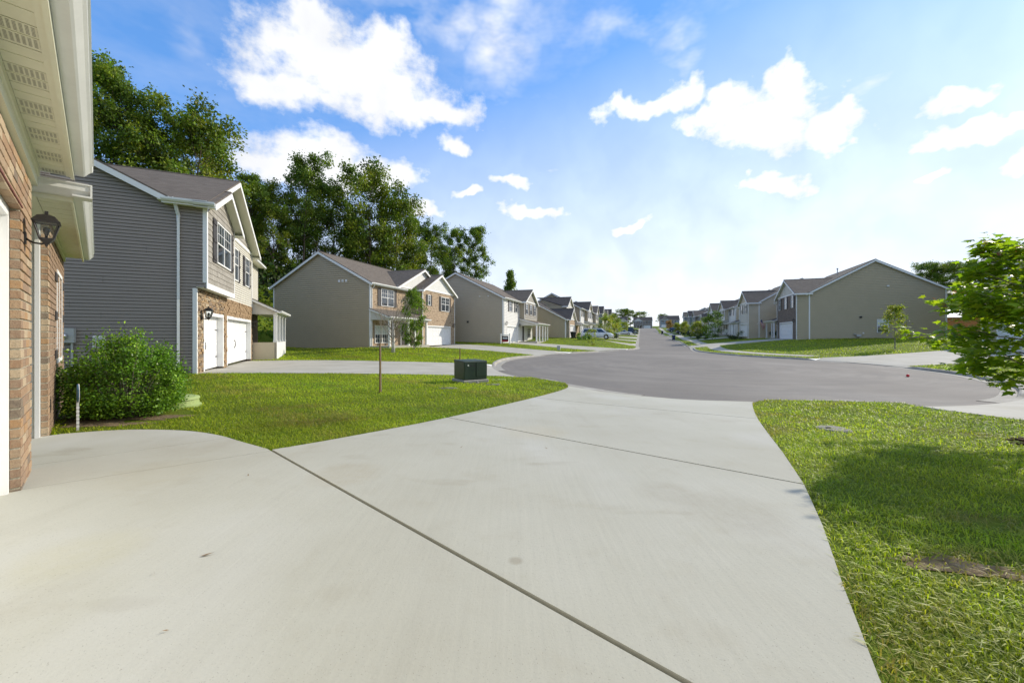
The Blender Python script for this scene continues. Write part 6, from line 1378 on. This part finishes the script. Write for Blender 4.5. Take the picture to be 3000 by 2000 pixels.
# ------------------------------------------------------------------ wheeled bins
def bin_(label, loc, rz, mat):
    r = empty('wheeled_bin', (loc[0], loc[1], h(*loc)-.02), rz, label, 'trash bin', 'wheeled bins'); m = MB()
    m.hexa([(-.24, -.26, .08), (.24, -.26, .08), (.24, .22, .08), (-.24, .22, .08), (-.31, -.36, 1.0), (.31, -.36, 1.0), (.31, .34, 1.0), (-.31, .34, 1.0)]); m.box(-.33, .33, -.38, .36, .94, 1.0); m.build('body', mat, r, bevel=.015)
    MB().hexa([(-.34, -.40, 1.002), (.34, -.40, 1.002), (.34, .40, 1.002), (-.34, .40, 1.002), (-.28, -.30, 1.09), (.28, -.30, 1.09), (.28, .34, 1.12), (-.28, .34, 1.12)]).build('lid', mat, r, bevel=.01)
    m = MB(); m.tube([(-.28, .36, .97), (-.28, .46, .99), (.28, .46, .99), (.28, .36, .97)], .018, 6); m.build('handle', mat, r)
    for s in (-1, 1): MB().lathe([(0, -.03), (.11, -.03), (.12, 0), (.11, .03), (0, .03)], 12, (s*.29, .26, .12), 'x').build('wheel', 'rubber', r)
bin_('black wheeled bin beside the garage of the low-eaved house', (9.7, 63.0), -1.0, 'bin_black'); bin_('navy wheeled bin standing at the right kerb', (34.9, 86.0), 1.2, 'bin_navy'); bin_('dark wheeled bin further up the right kerb', (50.2, 133), 1.2, 'bin_black'); bin_('tiny dark wheeled bin at the far left kerb', (80.0, 250.5), 1.2, 'bin_black')
# ------------------------------------------------------------------ utilities and small things on the near lawns
def transformer(label, loc, rz, s=1.0):
    r = empty('transformer', (loc[0], loc[1], h(*loc)), rz, label, 'transformer box', 'pad transformers')
    MB().box(-.44*s, .44*s, -.40*s, .48*s, -.1, .10*s).build('pad', 'kerb_concrete', r, bevel=.015)
    z0 = .10*s; z1 = .66*s
    MB().hexa([(-.40*s, -.34*s, z0), (.40*s, -.34*s, z0), (.40*s, .40*s, z0), (-.40*s, .40*s, z0), (-.40*s, -.34*s, z1), (.40*s, -.34*s, z1), (.40*s, .40*s, z1+.02), (-.40*s, .40*s, z1+.02)]).build('cabinet', 'transformer_green', r, bevel=.015)
    MB().hexa([(-.415*s, -.36*s, z1-.02), (.415*s, -.36*s, z1-.02), (.415*s, .42*s, z1-.0), (-.415*s, .42*s, z1-.0), (-.40*s, -.34*s, z1+.03), (.40*s, -.34*s, z1+.03), (.40*s, .40*s, z1+.05), (-.40*s, .40*s, z1+.05)]).build('lid', 'transformer_green', r, bevel=.008)
    MB().box(-.385*s, -.01, -.355*s, -.34*s, z0+.02, z1-.04).build('door', 'transformer_green', r); MB().box(.012, .385*s, -.370*s, -.34*s, z0+.11, z1-.03).build('door', 'transformer_green', r)
    MB().lathe([(0, 0), (.028, 0), (.028, .03), (0, .03)], 8, (-.28*s, -.385*s, z1-.10), 'y').build('latch', 'chrome', r)
    for x in (-.2, -.08): MB().box(x*s, (x+.05)*s, -.357*s, -.355*s, z1-.14, z1-.09).build('warning_plate', 'black_metal', r)
    MB().lathe([(0, 0), (.05, .0), (.04, .05), (0, .07)], 10, (-.03, -.50*s, .01)).build('stone', 'kerb_concrete', r)
transformer('dark green utility transformer on a concrete pad in the near lawn', (-1.32, 12.75), R(33)); transformer('dark green transformer box on the far left lawn beside the white sedan', (22.8, 88), R(60), 1.6)
def flat_lid(label, loc, rx_, ry_, mat, rz=0, hgt=.03):
    r = empty('valve_lid', (loc[0], loc[1], h(*loc)-.012), rz, label, 'lid'); m = MB()
    pts = [(math.cos(a)*rx_, math.sin(a)*ry_, 0) for a in np.linspace(0, 2*math.pi, 24, endpoint=False)]; m.prism(pts, (0, 0, hgt)); m.build('cover', mat, r, bevel=.004)
    m = MB(); m.prism([(p[0]*.86, p[1]*.86, hgt) for p in pts], (0, 0, .006)); m.build('rim', mat, r); MB().box(-rx_*.5, -rx_*.2, -.012, .012, hgt+.006, hgt+.02).build('lift_slot', 'rubber', r)
flat_lid('round iron lid lying in the right lawn', gz(2442, 1258), .22, .22, 'iron_lid'); flat_lid('pale green flat utility lid right of the green transformer', gz(1462, 1113), .26, .17, 'lid_green', .3); flat_lid('grey flat utility lid in front of the green transformer', gz(1445, 1127), .23, .15, 'iron_lid', .2); flat_lid('worn grey lid in the lawn left of the transformer', gz(1312, 1138), .25, .15, 'iron_lid', .1)
def dome():
    x, y = -6.15, 7.25; r = empty('septic_lid', (x, y, h(x, y)), .4, 'light green domed lid standing in the lawn beside the shrub', 'lid')
    MB().lathe([(.40, -.05), (.40, .03), (.37, .05), (.355, .13), (.36, .14)], 32).build('riser', 'lid_green', r, smooth=False); MB().lathe([(.375, .135), (.37, .165), (.30, .185), (.12, .215), (0, .22)], 32).build('dome', 'lid_green', r, smooth=True)
    MB().box(-.14, .14, -.03, .03, .205, .232).build('grip', 'lid_green', r, bevel=.01)
dome()
def stake(label, loc, hgt, rad=.018, tie=False):
    r = empty('stake', (loc[0], loc[1], h(*loc)), 0, label, 'stake'); m = MB(); m.tube([(0, 0, -.1), (.005, .0, hgt*.5), (.0, .0, hgt)], [rad*1.1, rad, rad*.95], 7); m.build('post', 'wood_stake', r)
    if tie: m = MB(); m.tube([(0, 0, hgt-.02), (-.35, .1, hgt+.01), (-.8, .2, hgt+.0)], .008, 4); m.tube([(0, 0, hgt-.06), (.05, 0, hgt+.03), (-.03, 0, hgt+.04)], .012, 5); m.build('tie', 'rubber', r)
    else:
        m = MB(); m.tube([(.02, .03, 0), (.01, .02, hgt), (.03, .0, hgt+.45), (.02, .02, hgt+.85)], [.012, .010, .007, .003], 5)
        for a_, z_ in ((.5, .35), (2.6, .5), (4.4, .62), (1.4, .7)): m.tube([(.02, .01, hgt+z_), (.02+.16*math.cos(a_), .16*math.sin(a_), hgt+z_+.2)], [.004, .002], 4)
        m.build('dead_stem', 'bark_grey', r)
        m = MB(); m.lathe([(0, 0), (.06, 0), (.05, .02), (.02, .03)], 9, (0, 0, 0)); m.build('soil_ring', 'mulch', r)
stake('thin brown stake with a bare dead stem in the near left lawn', (-3.2, 9.65), 1.2, .022); stake('short stake with a slack tie behind the green transformer', (-3.0, 22.9), .78, .03, True)
def sign():
    x, y = -5.78, 5.30; r = empty('yard_sign', (x, y, h(x, y)), R(142), 'small blue sign on a pale stake in front of the shrub', 'sign')
    MB().box(-.013, .013, -.012, .012, -.1, .40).build('stake', 'plastic_grey', r)
    for k in range(6): MB().box(-.016, .016, -.014, .014, .05+k*.05, .062+k*.05).build('rib', 'plastic_white', r)
    p = MB(); p.prism([(math.cos(a)*.10, -.006, .50+math.sin(a)*.125) for a in np.linspace(math.pi/8, 2*math.pi+math.pi/8, 8, endpoint=False)], (0, .012, 0)); pb = p.build('panel', 'sign_blue', r)
    m = MB(); pts = [Vector((math.cos(a)*.103, -.0075, .50+math.sin(a)*.128)) for a in np.linspace(math.pi/8, 2*math.pi+math.pi/8, 9)]; m.tube(pts, .0035, 4); m.build('panel_border', 'paper_white', pb)
    for k, w in ((0, .06), (1, .045), (2, .055)): MB().box(-w, w, -.0085, -.0065, .525-k*.045, .54-k*.045).build('lettering', 'paper_white', pb)
sign()
def realtor_sign():
    x, y = gz(1480, 1006.5); r = empty('realtor_sign', (x, y, h(x, y)), R(-18), 'white framed realtor sign on the lawn of the taupe house', 'sign')
    for sx in (-.55, .55): MB().box(sx-.06, sx+.06, -.06, .06, -.1, 1.15).box(sx-.08, sx+.08, -.08, .08, 1.15, 1.2).build('post', 'trim_white', r)
    MB().box(-.49, .49, -.035, .035, .98, 1.06).build('rail', 'trim_white', r); MB().box(-.40, .40, -.015, .015, .22, .90).build('panel', 'ink_dark', r); MB().box(-.40, .40, -.02, -.016, .22, .42).build('panel_band', 'flag_red', r); MB().box(-.30, .30, -.02, -.016, .58, .74).build('lettering', 'paper_white', r)
    for sx in (-.3, .3): MB().tube([(sx, 0, .98), (sx, 0, .9)], .012, 5).build('hanger', 'black_metal', r)
realtor_sign()
def pedestal():
    x, y = gz(1637, 1025); r = empty('utility_pedestal', (x, y, h(x, y)), R(-15), 'small grey utility pedestal on the lawn beside the third driveway', 'utility box'); MB().box(-.16, .16, -.13, .13, -.1, .40).build('body', 'plastic_grey', r, bevel=.015); MB().box(-.175, .175, -.145, .145, .38, .45).build('cap', 'plastic_grey', r, bevel=.015)
pedestal()
x, y = gz(2660, 1096); o = MB().lathe([(0, -.06), (.033, -.05), (.056, -.02), (.06, 0), (.056, .02), (.033, .05), (0, .06)], 16).build('ball', 'red_plastic', None, smooth=True); o.location = (x, y, h(x, y)-.115+.06); tag(o, 'small red ball lying on the asphalt', 'ball')
# striped flag on the tan house porch
def flag():
    x, y = 38.1, 62.0; z = 3.85; r = empty('flag', (x, y, z), math.atan2(-.6, -.8)+2.7, 'striped flag hanging from a slanted pole at the porch', 'flag')
    MB().tube([(0, 0, -.75), (.95, 0, .15)], .018, 6).build('pole', 'plastic_white', r)
    n = 14
    def pt(i, j):    # i along the fly, j down the stripes
        u, v = i/n, j/13; return (.92-.55*v*.62+u*.55, .05*math.sin(u*5+v*3), .12-.80*v*.62-u*1.25+.02*math.sin(v*9))
    for j in range(13):
        m = MB()
        for i in range(n):
            if j < 7 and i < 6: continue
            m.add([pt(i, j), pt(i+1, j), pt(i+1, j+1), pt(i, j+1)], [(0, 1, 2, 3)])
        m.build('stripe', 'flag_red' if j % 2 == 0 else 'flag_white', r, fix=False)
    m = MB()
    for j in range(7):
        for i in range(6): m.add([pt(i, j), pt(i+1, j), pt(i+1, j+1), pt(i, j+1)], [(0, 1, 2, 3)])
    m.build('canton', 'flag_blue', r, fix=False)
    m = MB()
    for j in range(1, 7, 2):
        for i in range(1, 6, 2): c = pt(i, j); m.add([(c[0]-.02, c[1]-.01, c[2]), (c[0], c[1]-.01, c[2]-.03), (c[0]+.02, c[1]-.01, c[2]), (c[0], c[1]-.01, c[2]+.03)], [(0, 1, 2, 3)])
    m.build('star', 'flag_white', r, 'stuff', fix=False)
flag()
def chair():
    p = np.array([34, 47.5])+RD*(16.1*2+3.2)-RN*.1; r = empty('porch_chair', (p[0]-1.0, p[1]+.3, h(*p)+.28), 2.6, 'pale slatted porch chair at the third right house', 'chair')
    for k in range(5): MB().hexa([(-.28+k*.115, .22, .40), (-.18+k*.115, .22, .40), (-.18+k*.115, .25, .40), (-.28+k*.115, .25, .40), (-.28+k*.115, .45, 1.05), (-.18+k*.115, .45, 1.05), (-.18+k*.115, .48, 1.05), (-.28+k*.115, .48, 1.05)]).build('back_slat', 'trim_white', r)
    for k in range(5): MB().box(-.3, .3, -.32+k*.11, -.23+k*.11, .38, .40).build('seat_slat', 'trim_white', r)
    for sx in (-.3, .3):
        for sy in (-.3, .25): MB().box(sx-.03, sx+.03, sy-.04, sy+.04, 0, .6 if sy < 0 else .42).build('leg', 'trim_white', r)
        MB().box(sx-.06, sx+.06, -.36, .32, .58, .61).build('arm_rest', 'trim_white', r)
chair()
def shed():
    x, y = 56.5, 50.5; r = empty('garden_shed', (x, y, h(x, y)), R(-30), 'cedar shed with pale metal roof seen past the big gabled house', 'shed')
    for k in range(17):
        MB().box(-2.0+k*.235, -2.0+k*.235+.225, -.02, .02, 0, 2.35).build('plank', 'wood_cedar', r)
    MB().box(-2, -1.97, .02, 3, 0, 2.35).box(1.97, 2, .02, 3, 0, 2.35).box(-2, 2, 2.97, 3, 0, 2.35).build('wall', 'wood_cedar', r)
    MB().prism([(-2.3, -.4, 2.30), (2.3, -.4, 2.30), (2.3, 3.4, 3.5), (-2.3, 3.4, 3.5)], (0, 0, .06)).build('roof', 'plastic_white', r)
shed()
# leaf litter on the slabs
for i, (px, py, s) in enumerate(((607, 1638, .034), (727, 1400, .02), (485, 1866, .012), (452, 1694, .012), (1352, 1316, .02), (1600, 1319, .02))):
    x, y = gz(px, py); m = MB(); m.add([(-s, 0, 0), (-.2*s, -.3*s, .004), (s, .05*s, .008), (-.1*s, .28*s, .003)], [(0, 1, 2, 3)]); o = m.build('fallen_leaf', 'wood_stake', None, fix=False); o.location = (x, y, h(x, y)+.026); o.rotation_euler = (0, 0, i*1.7+.4); tag(o, 'tiny brown leaf scrap lying on the concrete driveway', 'leaf', 'leaf scraps on the driveway')
